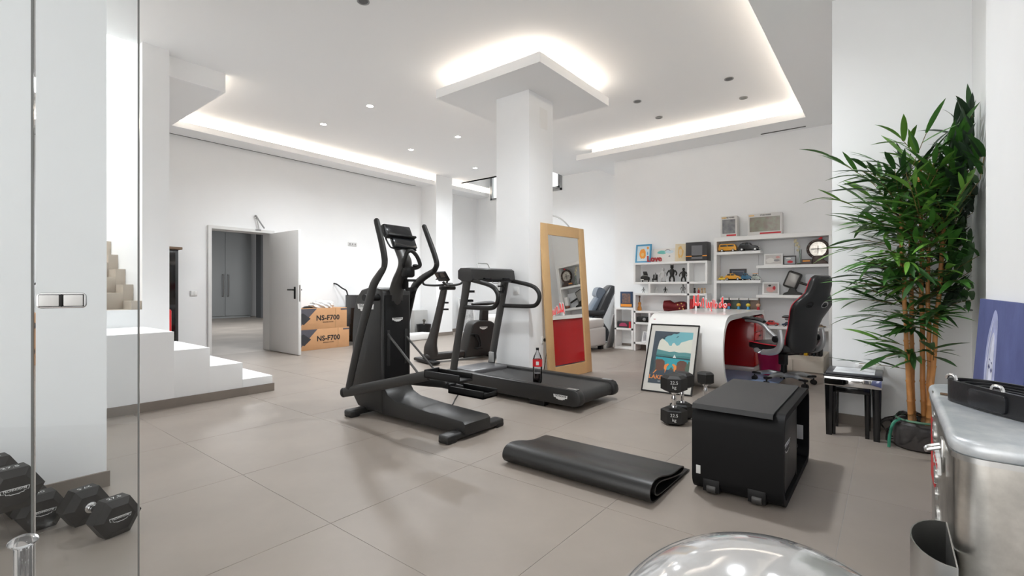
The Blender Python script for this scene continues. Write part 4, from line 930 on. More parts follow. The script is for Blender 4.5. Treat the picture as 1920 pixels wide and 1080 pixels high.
# magenta bin
MBn = MB(); MBn.lathe([(0, 0), (.105, 0), (.11, .01), (.145, .30), (.148, .305), (.143, .306), (.106, .016), (0, .012)], (6.78, 1.19, .010), n=32)
tag(MBn.build('waste_bin', mat('magenta_plastic', (.50, .012, .10), .4)), 'magenta waste bin on the floor between desk and gaming chair', 'bin')

# ================================================================== GAMING CHAIR (local x forward)
GC = thing('gaming_chair', 'black gaming chair with red piping and silver armrests turned to the desk', 'office chair', (6.27, .955, 0), math.radians(58))
CL = mat('faux_leather', (.011, .0115, .0125), .30, bump=.06, bscale=120); CR = mat('red_piping', (.52, .012, .03), .45)
for k in range(5):
    an = 2 * PI * k / 5 + .45; c, s = math.cos(an), math.sin(an)
    lg = MB().tube([(c * .03, s * .03, .10), (c * .16, s * .16, .115), (c * .31, s * .31, .080)], [.032, .028, .02], n=10, smooth=4, flat=((0, 0, 1), .8)).build('base_leg', SILVER, GC, local=True)
    MB().box(-.05, .05, -.022, .022, .055, .08, bev=.008, M=Matrix.Translation((c * .29, s * .29, .025)) @ Matrix.Rotation(an, 4, 'Z')).build('toe_cap', BLK, lg, local=True)
    ct = MB()
    for q in (-.017, .017): ct.cyl((c * .315 - s * (q - .010), s * .315 + c * (q - .010), .028), (c * .315 - s * (q + .010), s * .315 + c * (q + .010), .028), .028, n=16, bev=.003)
    ct.cyl((c * .315, s * .315, .028), (c * .315, s * .315, .075), .008, n=8)
    ct.build('caster', BLK, lg, local=True)
MB().cyl((0, 0, .09), (0, 0, .30), .032, n=18, bev=.004).cyl((0, 0, .28), (0, 0, .40), .016, n=14).build('gas_cylinder', BLK, GC, local=True)
MB().box(-.12, .12, -.10, .10, .385, .425, bev=.012).build('tilt_mechanism', BLK, GC, local=True)
MB().tube([(0, -.08, .40), (.02, -.20, .395), (.03, -.26, .385)], .007, n=8).build('tilt_lever', BLK, GC, local=True)
MB().box(-.22, -.13, .19, .24, .30, .42, bev=.01).build('side_pouch', BLK, GC, local=True)
MB().loft([((-.24, 0, .47), (0, .20, 0), (0, 0, .045), 4), ((-.20, 0, .475), (0, .245, 0), (0, 0, .055), 4), ((.0, 0, .47), (0, .26, 0), (0, 0, .055), 4), ((.20, 0, .48), (0, .26, 0), (0, 0, .055), 4), ((.265, 0, .475), (0, .245, 0), (0, 0, .045), 4), ((.285, 0, .465), (0, .22, 0), (0, 0, .025), 4)]).build('seat', CL, GC, local=True)
MB().tube([(-.20, .247, .505), (.0, .262, .505), (.20, .262, .515), (.265, .24, .512), (.285, .15, .505), (.29, 0, .505), (.285, -.15, .505), (.265, -.24, .512), (.20, -.262, .515), (.0, -.262, .505), (-.20, -.247, .505)], .0065, n=8, smooth=4).build('piping', CR, GC, local=True)
rec = .30; zl = .0
rows = [(.0, .165, .055), (.05, .205, .065), (.14, .21, .06), (.26, .205, .05), (.38, .228, .05), (.47, .262, .052), (.53, .272, .052), (.575, .255, .05), (.625, .205, .048), (.665, .165, .048), (.72, .155, .05), (.78, .15, .05), (.83, .135, .045), (.86, .10, .03)]
def bpt(h, y=0, o=0):
    return Vector((-.21 - rec * h + .05 * math.sin(min(h, .6) * PI / .6) + o, y, .455 + h * .955))
MB().loft([(bpt(h), (0, w, 0), (t, 0, t * rec), 3.2) for h, w, t in rows], n=36).build('backrest', CL, GC, local=True, ang=60)
for s in (-1, 1):
    MB().tube([bpt(h, s * (w + .001), t * .35) for h, w, t in rows[1:-1]], .0042, n=8, smooth=4).build('piping', CR, GC, local=True)
    hp = [(.60, .075), (.585, .125), (.615, .14), (.645, .115), (.645, .085)]
    MB().tube([bpt(h, s * y, -.052) for h, y in [(.515, .075), (.505, .115), (.52, .150), (.555, .14), (.565, .09), (.545, .07)]], .009, n=8, closed=True, smooth=4).build('strap_hole_rim', SILVER if s < 0 else BLK, GC, local=True)
    MB().prism([(.51, .075), (.503, .115), (.52, .148), (.552, .138), (.562, .09), (.545, .072)], 'x', -.002, .002, M=Matrix(((1, -rec, 0, -.21 + .013 - .054), (0, 0, s, 0), (0, .955, 0, .455), (0, 0, 0, 1))) @ Matrix(((0, 0, 0, 0), (0, 1, 0, 0), (0, 0, 1, 0), (0, 0, 0, 1)))).build('strap_hole', KINK, GC, local=True)
for s in (-1, 1):
    y = s * .315
    ar = MB().tube([(.14, s * .27, .44), (.06, y, .425), (-.08, y, .43), (-.18, y, .46), (-.225, y, .53), (-.225, y, .62), (-.215, y, .69)], [.028, .034, .036, .038, .036, .034, .026], n=14, smooth=5, flat=((1, 0, 0), .6)).build('arm_bracket', SILVER, GC, local=True)
    MB().cyl((-.18, y - .034, .585), (-.18, y + .034, .585), .036, n=20, bev=.004).build('hinge_cap', BLK, ar, local=True)
    MB().tube([(-.17, y, .60), (-.08, y, .665), (.0, y, .735), (.10, y, .765), (.24, y, .772)], [.022, .022, .022, .024, .022], n=12, smooth=5).build('arm_lift', SILVER, ar, local=True)
    MB().loft([((-.02, y, .765), (0, .028, 0), (0, 0, .012)), ((.03, y, .785), (0, .042, 0), (0, 0, .019)), ((.16, y, .797), (0, .045, 0), (0, 0, .02)), ((.25, y, .795), (0, .042, 0), (0, 0, .018)), ((.28, y, .79), (0, .026, 0), (0, 0, .011))]).build('arm_pad', CL, ar, local=True)
for ch_ in GC.children:                                   # the gas spring is set low
    if ch_.name.split('.')[0] not in ('base_leg', 'gas_cylinder'): ch_.location.z -= .045

# ================================================================== SHELVES
XF, XB = 7.98, 8.215
BU = thing('wall_shelf_unit', 'large white open shelf unit with staggered shelves against the right back wall', 'shelf unit', (8.1, 1.41, 0))
def board(o, y0, y1, z0, z1, x0=XF, x1=XB, nm='shelf'): return MB().box(x0, x1, y0, y1, z0, z1, bev=.002, seg=1).build(nm, SHELFW, o)
board(BU, .626, .668, 0, 1.835, nm='side_panel'); board(BU, 2.155, 2.197, 0, 1.835, nm='side_panel'); board(BU, .626, 2.197, 1.835, 1.90, nm='top_board')
for z in (1.667, 1.218, .765): board(BU, 1.525, 2.155, z - .042, z)
for z in (1.440, .997, .535): board(BU, .668, 1.585, z - .042, z)
for y in (.668, 1.115, 1.595): MB().box(XB - .006, XB, y + .002, y + (.445 if y < 1 else .478 if y < 1.5 else .558), .05, 1.83).build('back_board', mat('back_board_grey', (.66, .67, .68), .5), BU)
LU = thing('stepped_shelf_unit', 'white cubby shelf unit with uneven compartments left of the large shelf unit', 'shelf unit', (8.1, 2.9, 0))
t_ = .036
for z in (1.543, 1.204, 1.012, .700, .500, .150): board(LU, 2.30, 3.55, z - t_, z)
for (y, z0, z1) in ((3.535, 1.204, 1.543), (3.535, .150, 1.012 - t_), (2.315, 1.204, 1.543), (2.315, .0, 1.012 - t_), (2.60, .70, 1.507), (3.262, 1.012, 1.168), (3.262, .15, .664), (3.535, 0, .15), (2.9, .15, .464), (2.9, .5, .664)):
    board(LU, y - .018, y + .018, z0, z1 - (t_ if z1 in (1.543,) else 0), nm='divider')
SU = thing('low_shelf_unit', 'lowest white two-tier cubby unit at the left end of the shelves', 'shelf unit', (8.1, 3.74, 0))
for z in (.750, .385, .040): board(SU, 3.56, 3.92, z - t_, z)
for y in (3.578, 3.902): board(SU, y - .018, y + .018, .040, .714, nm='divider')
DC = thing('low_drawer_box', 'low cream drawer box on the floor behind the gaming chair', 'drawer box', (7.55, 1.05, 0))
CREAM = mat('cream_laminate', (.68, .63, .54), .45)
MB().box(7.26, 7.96, .66, 1.35, .0, .215, bev=.004).build('carcass', CREAM, DC)
MB().box(7.245, 7.262, .665, 1.0, .012, .165, bev=.003).build('drawer', CREAM, DC); MB().box(7.245, 7.262, 1.005, 1.345, .012, .165, bev=.003).build('drawer', CREAM, DC)

XI = 8.055      # where most shelf things stand
def leaning(o, y, z, w, h, x=8.12, lean=.05, tilt=0.0):
    """frame with x along the shelf (seen left to right), y up, leaning back"""
    return frame((x - lean, y + w / 2, z + .001), (tilt, -1, 0), (lean, 0, math.sqrt(max(h * h - lean * lean, .01))))
def pic(name, label, cat, y, z, w, h, fb, fm, pm, prints, x=8.12, lean=.05, tilt=0.0, group=None):
    t = thing(name, label, cat, (x - lean, y, z), group=group)
    M = leaning(None, y, z, w, h, x, lean, tilt)
    if fb:
        f = MB(); f.box(0, fb, 0, h, -.016, .003, M=M).box(w - fb, w, 0, h, -.016, .003, M=M).box(fb, w - fb, 0, fb, -.016, .003, M=M).box(fb, w - fb, h - fb, h, -.016, .003, M=M); f.build('frame', fm, t)
    MB().box(fb, w - fb, fb, h - fb, -.012, 0, M=M).build('panel', pm, t)
    if prints:
        mm = []; m = MB()
        for k, (c, pts) in enumerate(prints):
            if c not in mm: mm.append(c)
            m.mi = mm.index(c); m.poly([M @ Vector((fb + u * (w - 2 * fb), fb + v * (h - 2 * fb), .0006 + .0004 * k)) for u, v in pts])
        m.build('print', mm, t)
    return t
def blob(cx, cy, r, n=14, ry=None, seed=1, j=.15):
    R = random.Random(seed); ry = ry or r
    return [(cx + r * (1 + R.uniform(-j, j)) * math.cos(2 * PI * k / n), cy + ry * (1 + R.uniform(-j, j)) * math.sin(2 * PI * k / n)) for k in range(n)]
P_ = lambda n, c: mat('print_' + n, c, .55)
org, teal, blu, pale, gold, blk, red, pink, grey, whi = P_('orange', (.80, .30, .03)), P_('teal', (.15, .50, .45)), P_('blue', (.06, .30, .55)), P_('pale', (.55, .68, .74)), P_('gold', (.75, .48, .16)), P_('black', (.02, .02, .022)), P_('red', (.55, .02, .03)), P_('pink', (.66, .36, .33)), P_('grey', (.30, .30, .31)), P_('white', (.75, .74, .71))
# on top of the stepped unit
ZT = 1.5435
pic('framed_print', 'small blue-framed print with orange blot on top of the cubby shelf', 'picture frame', 3.42, ZT, .285, .33, .028, mat('frame_blue', (.05, .27, .46), .4), pale,
    [(org, blob(.45, .48, .26, 16, .34, 3)), (gold, blob(.45, .42, .12, 10, .12, 5)), (org, blob(.84, .86, .09, 10, None, 4)), (blu, blob(.84, .5, .04, 8, .12, 6)), (whi, blob(.4, .08, .3, 10, .03, 8))])
pic('drawing_board', 'cream drawing panel with teal wash leaning behind the red Love letters', 'picture', 3.06, ZT, .39, .245, 0, None, whi,
    [(teal, blob(.40, .72, .20, 14, .14, 2)), (pale, blob(.72, .75, .2, 12, .12, 9)), (grey, [(.52, .78), (.56, .90), (.64, .95), (.72, .92), (.78, .80), (.74, .82), (.68, .87), (.60, .86)]), (grey, blob(.74, .42, .04, 8, .06, 5))], x=8.15, lean=.05, tilt=.05)
LV = thing('love_letters', 'red standing letters reading Love before the cream drawing panel', 'letters', (8.02, 3.19, ZT))
REDG = mat('red_gloss', (.40, .012, .02), .3)
text('Love', frame((8.02, 3.19, ZT + .058), (0, -1, 0), (0, 0, 1)), .135, REDG, LV, ext=.012, bold=.004)
pic('sketch_panel', 'cream panel with ochre sketch leaning on the dark carton', 'picture', 2.755, ZT, .17, .33, 0, None, P_('cream', (.74, .64, .46)),
    [(gold, blob(.5, .5, .30, 14, .34, 12, .3)), (P_('cream2', (.76, .62, .42)), blob(.5, .55, .16, 12, .2, 13, .3))], x=8.16, lean=.13, tilt=.25)
DX = thing('dark_carton', 'plain dark grey carton with orange stripe on top of the cubby shelf', 'box', (8.1, 2.46, ZT))
MB().box(7.995, 8.20, 2.305, 2.645, ZT + .001, ZT + .305, bev=.002).build('carton', mat('carton_dark', (.035, .034, .036), .5), DX)
MB().box(7.9935, 7.996, 2.306, 2.644, ZT + .07, ZT + .085).build('stripe', org, DX)
MB().box(7.9935, 7.996, 2.38, 2.55, ZT + .03, ZT + .25).build('grey_panel', P_('steel', (.16, .16, .17)), DX)

def figurine(label, y, z, h, m, w=.3, arms=True, base=None, group=None, x=XI, horn=False):
    """small generic standing statuette"""
    t = thing('statuette', label, 'statuette', (x, y, z), group=group)
    b = MB()
    b.loft([((x, y, z + .30 * h), (.07 * h, 0, 0), (0, .10 * h, 0)), ((x, y, z + .45 * h), (.09 * h, 0, 0), (0, .13 * h, 0)), ((x, y, z + .66 * h), (.10 * h, 0, 0), (0, w * .55 * h, 0)), ((x, y, z + .76 * h), (.06 * h, 0, 0), (0, .09 * h, 0)), ((x, y, z + .80 * h), (.04 * h, 0, 0), (0, .04 * h, 0))], n=12)
    b.sph((x, y, z + .88 * h), .115 * h, 12, (1, .85, 1.05))
    for s in (-1, 1):
        b.tube([(x, y + s * .06 * h, z + .34 * h), (x - .03 * h, y + s * .13 * h, z + .18 * h), (x, y + s * .12 * h, z + .01 * h + .002)], [.065 * h, .05 * h, .05 * h], n=8, smooth=3)
        if arms: b.tube([(x, y + s * w * .52 * h, z + .68 * h), (x - .02 * h, y + s * (w * .52 + .12) * h, z + .52 * h), (x - .10 * h, y + s * (w * .52 + .10) * h, z + .38 * h)], [.05 * h, .04 * h, .035 * h], n=8, smooth=3)
        if horn: b.tube([(x, y + s * .06 * h, z + .95 * h), (x, y + s * .10 * h, z + 1.02 * h)], [.03 * h, .008 * h], n=6)
    b.build('figure', m, t)
    if base: MB().lathe([(0, 0), (.20 * h, 0), (.20 * h, .03 * h), (0, .03 * h)], (x, y, z), n=20).build('base', base, t)
    return t
DKF = mat('bronze_dark', (.018, .017, .015), .4, metal=.3); GRF = mat('pewter', (.20, .20, .20), .4, metal=.5); TAN = mat('figure_tan', (.52, .36, .22), .5)
Z1, Z2, Z3, Z4, Z5 = 1.205, 1.013, .701, .501, .151
# upper row
t = thing('toy_piano', 'small black toy grand piano in the cubby shelf upper row', 'toy', (XI, 3.37, Z1))
MB().prism([(3.30, .0), (3.44, .0), (3.44, .06), (3.40, .085), (3.34, .075), (3.30, .05)], 'x', 8.02, 8.10, bev=.004, M=Matrix.Translation((0, 0, Z1 + .03))).build('case', DKF, t)
MB().prism([(3.32, .08), (3.40, .09), (3.41, .155), (3.345, .155)], 'x', 8.05, 8.07, bev=.002, M=Matrix.Translation((0, 0, Z1 + .03))).build('lid', DKF, t)
for ya in (3.31, 3.42): MB().cyl((8.06, ya, Z1), (8.06, ya, Z1 + .032), .010, n=8).build('leg', DKF, t)
MB().box(8.015, 8.03, 3.38, 3.44, Z1 + .035, Z1 + .05).build('keys', whi, t)
t = thing('toy_armchair', 'small black toy armchair in the cubby shelf upper row', 'toy', (XI, 3.195, Z1))
MB().box(8.02, 8.09, 3.155, 3.235, Z1 + .03, Z1 + .06, bev=.006).build('seat', DKF, t); MB().box(8.07, 8.09, 3.155, 3.235, Z1 + .055, Z1 + .13, bev=.006).build('back', DKF, t)
MB().tube([(8.05, 3.19, Z1 + .06), (8.055, 3.185, Z1 + .11), (8.055, 3.18, Z1 + .16)], [.014, .017, .010], n=8, smooth=3).build('sitter', GRF, t)
for xa in (8.03, 8.08):
    for ya in (3.16, 3.23): MB().cyl((xa, ya, Z1), (xa, ya, Z1 + .032), .006, n=6).build('leg', DKF, t)
figurine('tall dark bronze statuette in the middle of the cubby upper row', 2.895, Z1, .285, DKF, .32, horn=True)
figurine('shorter dark bronze statuette beside the divider of the cubby upper row', 2.70, Z1, .235, DKF, .28, base=DKF)
figurine('pale grey statuette on black base, left of the tall bronze one', 3.045, Z1, .24, mat('figure_white', (.55, .55, .54), .45), .28, base=DKF)
# second row
figurine('tiny grey statuette at the open left end of the second cubby row', 3.40, Z2, .10, GRF, .3)
figurine('tiny pale statuette right of the divider in the second cubby row', 3.17, Z2, .105, MATS['figure_white'], .32)
figurine('tiny dark statuette in the middle of the second cubby row', 3.01, Z2, .11, DKF, .34)
figurine('grey slim statuette at the right end of the second cubby row', 2.71, Z2, .15, GRF, .26)
for k, (y, m, lb) in enumerate(((2.52, DKF, 'dark'), (2.455, REDG, 'red'), (2.405, TAN, 'first tan'), (2.36, mat('figure_cream', (.60, .48, .33), .5), 'second tan'))):
    t = thing('peg_doll', '%s peg doll among four in the small right cubby' % lb, 'doll', (XI, y, Z2), group='peg dolls in the small right cubby')
    MB().lathe([(0, 0), (.016, 0), (.018, .03), (.013, .055), (0, .055)], (XI, y, Z2), n=14).build('body', m, t); MB().sph((XI, y, Z2 + .072), .0185, 12).build('head', TAN if k else DKF, t)
# third row
t = thing('toy_guitar', 'slim orange toy guitar standing at the left of the third cubby row', 'toy', (XI, 3.475, Z3))
GU = mat('guitar_orange', (.55, .22, .03), .35)
MB().prism(cat2([(3.462, .004), (3.518, .004), (3.523, .05), (3.508, .09), (3.518, .13), (3.49, .155), (3.466, .13), (3.473, .09), (3.458, .05)], 3, True), 'x', 8.05, 8.075, M=Matrix.Translation((0, -.016, Z3))).build('body', GU, t)
MB().box(8.055, 8.065, 3.467, 3.481, Z3 + .14, Z3 + .235).box(8.053, 8.066, 3.460, 3.488, Z3 + .23, Z3 + .262, bev=.002).build('neck', mat('guitar_brown', (.10, .05, .03), .4), t)
VS = thing('dark_red_vase', 'plain dark red lying flask with gold studs in the third cubby row', 'ornament', (XI, 2.83, Z3))
RM = mat('metal_red', (.16, .012, .016), .25, metal=.5)
MB().loft([((8.07, 3.05, Z3 + .09), (.03, 0, 0), (0, 0, .05)), ((8.07, 3.03, Z3 + .095), (.07, 0, 0), (0, 0, .09)), ((8.07, 2.93, Z3 + .098), (.075, 0, 0), (0, 0, .095)), ((8.07, 2.86, Z3 + .08), (.055, 0, 0), (0, 0, .072)), ((8.07, 2.78, Z3 + .088), (.065, 0, 0), (0, 0, .085)), ((8.07, 2.70, Z3 + .09), (.07, 0, 0), (0, 0, .087)), ((8.07, 2.66, Z3 + .09), (.05, 0, 0), (0, 0, .07))]).build('flask', RM, VS)
for (ya, za) in ((2.78, .12), (2.72, .14), (2.70, .09), (2.75, .06), (2.69, .05)): MB().sph((8.003, ya, Z3 + za), .012, 10).build('stud', gold, VS)
def book(label, y, z, w, h, d, m, x0=8.0, lean=0.0, group=None):
    t = thing('book', label, 'book', (x0 + d / 2, y, z), group=group)
    M = Matrix.Translation((x0, y, z)) @ Matrix.Rotation(lean, 4, 'X')
    MB().box(0, d, -w / 2, w / 2, 0, h, bev=.003, M=M).build('cover', m, t)
    MB().box(.004, d - .002, -w / 2 + .003, w / 2 - .003, h - .001, h + .0012, M=M).build('pages', whi, t)
    return t
book('bright red book in the third cubby row beside the divider', 2.56, Z3, .034, .215, .16, mat('book_red', (.50, .02, .03), .5))
book('dark red book right of the bright red one', 2.52, Z3, .030, .205, .16, mat('book_wine', (.13, .012, .02), .5))
book('black book right of the dark red one', 2.487, Z3, .028, .20, .16, blk)
# lower rows
t = thing('toy_camera', 'small black boxy camera in the cubby above the white photo frame', 'camera', (XI, 3.40, Z4))
MB().box(8.0, 8.12, 3.30, 3.50, Z4, Z4 + .095, bev=.008).build('body', DKF, t); MB().cyl((8.0, 3.36, Z4 + .05), (7.985, 3.36, Z4 + .05), .028, n=20, bev=.003).build('lens', GREYM, t)
pic('photo_frame', 'small white photo frame low in the cubby shelf behind the poster', 'picture frame', 3.375, Z5, .11, .19, .018, TRIMW, P_('photo', (.45, .45, .47)), [(grey, blob(.5, .42, .28, 12, .36, 7))], x=8.10)
t = thing('disc_case', 'dark blue case with orange band standing on the lowest shelf unit', 'case', (8.05, 3.71, .7505))
MB().box(8.02, 8.06, 3.595, 3.825, .751, 1.035, bev=.002).build('case', mat('case_navy', (.02, .05, .11), .35), t)
MB().box(8.0185, 8.0205, 3.605, 3.815, .765, .815).build('band', org, t); MB().box(8.0185, 8.0205, 3.63, 3.79, .83, 1.0).build('picture_area', mat('case_picture', (.06, .07, .10), .5, noise=.9, nscale=25, col2=(.30, .16, .10)), t)
t = thing('car_box', 'black and red toy car carton in the lowest shelf unit', 'box', (8.06, 3.735, .386))
MB().box(8.0, 8.12, 3.615, 3.865, .386, .50, bev=.002).build('carton', mat('carton_black', (.03, .03, .033), .4), t)
MB().box(7.998, 8.0005, 3.615, 3.65, .387, .499).build('end_band', red, t); MB().prism([(3.68, .415), (3.84, .415), (3.83, .45), (3.79, .475), (3.73, .475), (3.69, .45)], 'x', 7.9975, 8.0, M=Matrix.Identity(4)).build('car_print', mat('print_magenta', (.42, .05, .12), .4), t)

# ---- on top of the large unit
ZB = 1.9005
def window_box(label, y, w, h, tone, txt):
    t = thing('toy_box', label, 'box', (8.09, y, ZB), group='window boxes on the large shelf unit')
    x0, x1 = 8.0, 8.17
    wb = mat('carton_white', (.66, .65, .63), .5)
    MB().box(x0 + .012, x1, y - w / 2, y + w / 2, ZB, ZB + h, bev=.002).build('carton', wb, t)
    fr = MB(); e = .022
    fr.box(x0, x0 + .012, y - w / 2, y + w / 2, ZB + h * .84, ZB + h).box(x0, x0 + .012, y - w / 2, y + w / 2, ZB, ZB + h * .16).box(x0, x0 + .012, y - w / 2, y - w / 2 + e, ZB + h * .16, ZB + h * .84).box(x0, x0 + .012, y + w / 2 - e, y + w / 2, ZB + h * .16, ZB + h * .84)
    fr.build('window_border', wb, t)
    MB().box(x0 + .0105, x0 + .0125, y - w / 2 + e, y + w / 2 - e, ZB + h * .16, ZB + h * .84).build('insert', mat('insert_' + tone, (.24, .25, .27) if tone == 'grey' else (.42, .30, .26), .5, noise=.5, nscale=11, col2=(.55, .55, .55) if tone == 'grey' else (.46, .52, .38)), t)
    MB().box(x0 + .004, x0 + .005, y - w / 2 + e, y + w / 2 - e, ZB + h * .16, ZB + h * .84).build('clear_window', glass_mat('box_film', (.95, .95, .95), .04), t)
    text('STAR WARS', frame((x0 - .0006, y - w * .03, ZB + h * .92), (0, -1, 0), (0, 0, 1)), .030, KINK, t, ext=.0002, spacing=.9, bold=.0006)
    MB().box(x0 - .001, x0, y + w / 2 - .085, y + w / 2 - .015, ZB + h * .90, ZB + h * .955).build('corner_label', gold, t)
    MB().box(x0 - .001, x0, y - w / 2 + .01, y + w * (.14), ZB + h * .04, ZB + h * .11).build('red_strip', red, t)
    return t
window_box('tall narrow white window box at the left on the large shelf unit', 1.98, .235, .325, 'grey', '')
window_box('wide white window box in the middle on the large shelf unit', 1.475, .455, .322, 'brown', '')

# ---- model vehicles (front of the car points to -Y)
TY = mat('tyre', (.012, .012, .012), .6); WIN = mat('toy_window', (.03, .035, .04), .08)
def toy_car(label, y, z, L, h, m, kind, x=8.06, m2=None, cat='toy car'):
    t = thing('model_' + ('van' if kind == 'van' else 'car'), label, cat, (x, y, z), group='model vehicles on the large shelf unit')
    w = L * .40; r = L * .085
    prof = {'van': [(-.50, .12), (-.50, .55), (-.46, .92), (-.40, 1.0), (.30, 1.0), (.40, .90), (.47, .62), (.50, .42), (.50, .12)],
            'old': [(-.50, .14), (-.47, .50), (-.40, .80), (-.28, .98), (-.05, 1.0), (.07, .92), (.14, .62), (.36, .56), (.44, .46), (.47, .30), (.50, .12)],
            'beetle': [(-.50, .16), (-.48, .40), (-.38, .68), (-.24, .92), (-.08, 1.0), (.06, .95), (.16, .70), (.34, .60), (.46, .42), (.50, .16)],
            'low': [(-.50, .14), (-.49, .46), (-.30, .55), (-.18, .95), (.08, .95), (.22, .58), (.46, .48), (.50, .30), (.50, .14)]}[kind]
    S = lambda p: (y - p[0] * L, z + r * .35 + p[1] * (h - r * .35))
    bev = L * .03
    MB().prism([S(p) for p in prof], 'x', x - w / 2, x + w / 2, bev=bev, seg=2).build('body', m, t)
    win = {'van': [(-.40, .64, -.02, .88), (.02, .64, .36, .86)], 'old': [(-.38, .66, -.16, .88), (-.13, .66, .06, .88)], 'beetle': [(-.30, .66, -.12, .88), (-.09, .66, .10, .88)], 'low': [(-.20, .62, -.04, .86), (-.01, .62, .12, .86)]}[kind]
    for (a0, b0, a1, b1) in win:
        p0, p1 = S((a0, b0)), S((a1, b1))
        MB().box(x - w / 2 - .0012, x + w / 2 + .0012, min(p0[0], p1[0]), max(p0[0], p1[0]), p0[1], p1[1], bev=.001).build('side_window', WIN, t)
    for u in (-.30, .31):
        for s in (-1, 1):
            c = (x + s * (w / 2 - .004), y - u * L, z + r)
            wh = MB().cyl((c[0] - .007, c[1], c[2]), (c[0] + .007, c[1], c[2]), r, n=18, bev=.001).build('wheel', TY, t)
            MB().cyl((c[0] + s * .006, c[1], c[2]), (c[0] + s * .0085, c[1], c[2]), r * .55, n=14).build('hubcap', STEEL if kind != 'van' else whi, wh)
    fb = S((.505, .2)); MB().box(x - w / 2, x + w / 2, fb[0] - .004, fb[0] + .004, fb[1] - .004, fb[1] + .006, bev=.001).build('bumper', STEEL, t)
    for s in (-1, 1): MB().sph((x + s * w * .34, S((.47, .42))[0], S((.47, .42))[1]), L * .028, 10).build('headlight', whi, t)
    if m2:
        p = S((-.1, 1.0)); MB().box(x - w * .25, x + w * .25, p[0] - L * .32, p[0] + L * .32, p[1] + .004, p[1] + .010, bev=.003).build('roof_board', m2, t)
        for q in (-.1, .1): MB().box(x - w * .3, x + w * .3, p[0] + q * L, p[0] + q * L + .004, p[1] - .002, p[1] + .005).build('roof_bar', STEEL, t)
    return t
YEL = mat('toy_yellow', (.72, .33, .015), .3); BKC = mat('toy_black', (.015, .014, .014), .2); BLC = mat('toy_blue', (.02, .12, .22), .25); SGN = mat('toy_silver', (.30, .33, .30), .3, metal=.5)
toy_car('yellow model van on the top left shelf of the large unit', 2.003, 1.6675, .265, .125, YEL, 'van')
toy_car('black vintage model car beside the yellow van', 1.70, 1.6675, .305, .13, BKC, 'old')
toy_car('yellow rounded model car in front of the dark frame', 1.93, 1.2185, .25, .112, YEL, 'beetle')
toy_car('small bright yellow model car left of the rounded yellow one', 2.085, 1.2185, .10, .07, mat('toy_lemon', (.75, .50, .02), .3), 'low', x=8.02)
toy_car('blue model car right of the dark frame', 1.735, 1.2185, .15, .11, BLC, 'beetle', x=8.05)
toy_car('silver green model car with orange board on its roof', 1.60, 1.2185, .12, .098, SGN, 'old', m2=org)
toy_car('red low model racing car on the lowest open shelf', 1.385, .5355, .20, .085, mat('toy_red', (.50, .02, .015), .3), 'low', x=8.04)
toy_car('dark blue low model car right of the red one', 1.165, .5355, .17, .075, mat('toy_navy', (.03, .05, .08), .3), 'low', x=8.04)
toy_car('small bronze model car at the right end of the lowest open shelf', .765, .5355, .13, .05, mat('toy_bronze', (.22, .16, .10), .35, metal=.4), 'low', x=8.04)
pic('dark_picture', 'dark picture frame standing behind the yellow rounded car', 'picture frame', 1.89, 1.2185, .245, .185, .022, mat('frame_dark', (.035, .028, .026), .4), P_('navy', (.05, .07, .11)), [(grey, [(.1, .08), (.13, .08), (.13, .85), (.9, .85), (.9, .08), (.93, .08), (.93, .9), (.1, .9)])], x=8.19, lean=.03)
# clear display boxes behind the desk
for k, (y, c, lb) in enumerate(((2.05, (.05, .05, .055), 'black'), (1.905, (.09, .14, .10), 'dark green'), (1.765, (.05, .09, .16), 'navy'), (1.63, (.30, .20, .14), 'brown'))):
    t = thing('display_box', 'clear-fronted display box with %s backing on the shelf behind the desk' % lb, 'box', (8.09, y, .7655), group='clear display boxes behind the desk')
    MB().box(8.10, 8.16, y - .062, y + .062, .766, .945, bev=.001).build('backing', mat('backing_' + lb.replace(' ', '_'), c, .5), t)
    MB().box(8.015, 8.10, y - .062, y + .062, .766, .769).box(8.015, 8.10, y - .062, y + .062, .915, .945).build('card_frame', MATS['carton_white'], t)
    MB().box(8.015, 8.016, y - .062, y + .062, .769, .915).build('clear_window', glass_mat('box_film'), t)
for (y, c, lb) in ((1.975, (.45, .02, .03), 'red'), (1.835, (.72, .40, .02), 'yellow'), (1.70, (.70, .52, .03), 'lemon yellow'), (1.56, (.55, .33, .22), 'tan')):
    t = thing('round_doll', '%s round-headed peg doll in front of the display boxes' % lb, 'doll', (7.998, y, .7655), group='round-headed dolls behind the desk')
    m = mat('doll_' + lb.replace(' ', '_'), c, .4)
    MB().lathe([(0, 0), (.018, 0), (.022, .02), (.014, .05), (0, .05)], (7.998, y, .7655), n=14).build('body', blu if lb != 'tan' else red, t); MB().sph((7.998, y, .7655 + .072), .032, 14, (.5, 1, .9)).build('head', m, t)

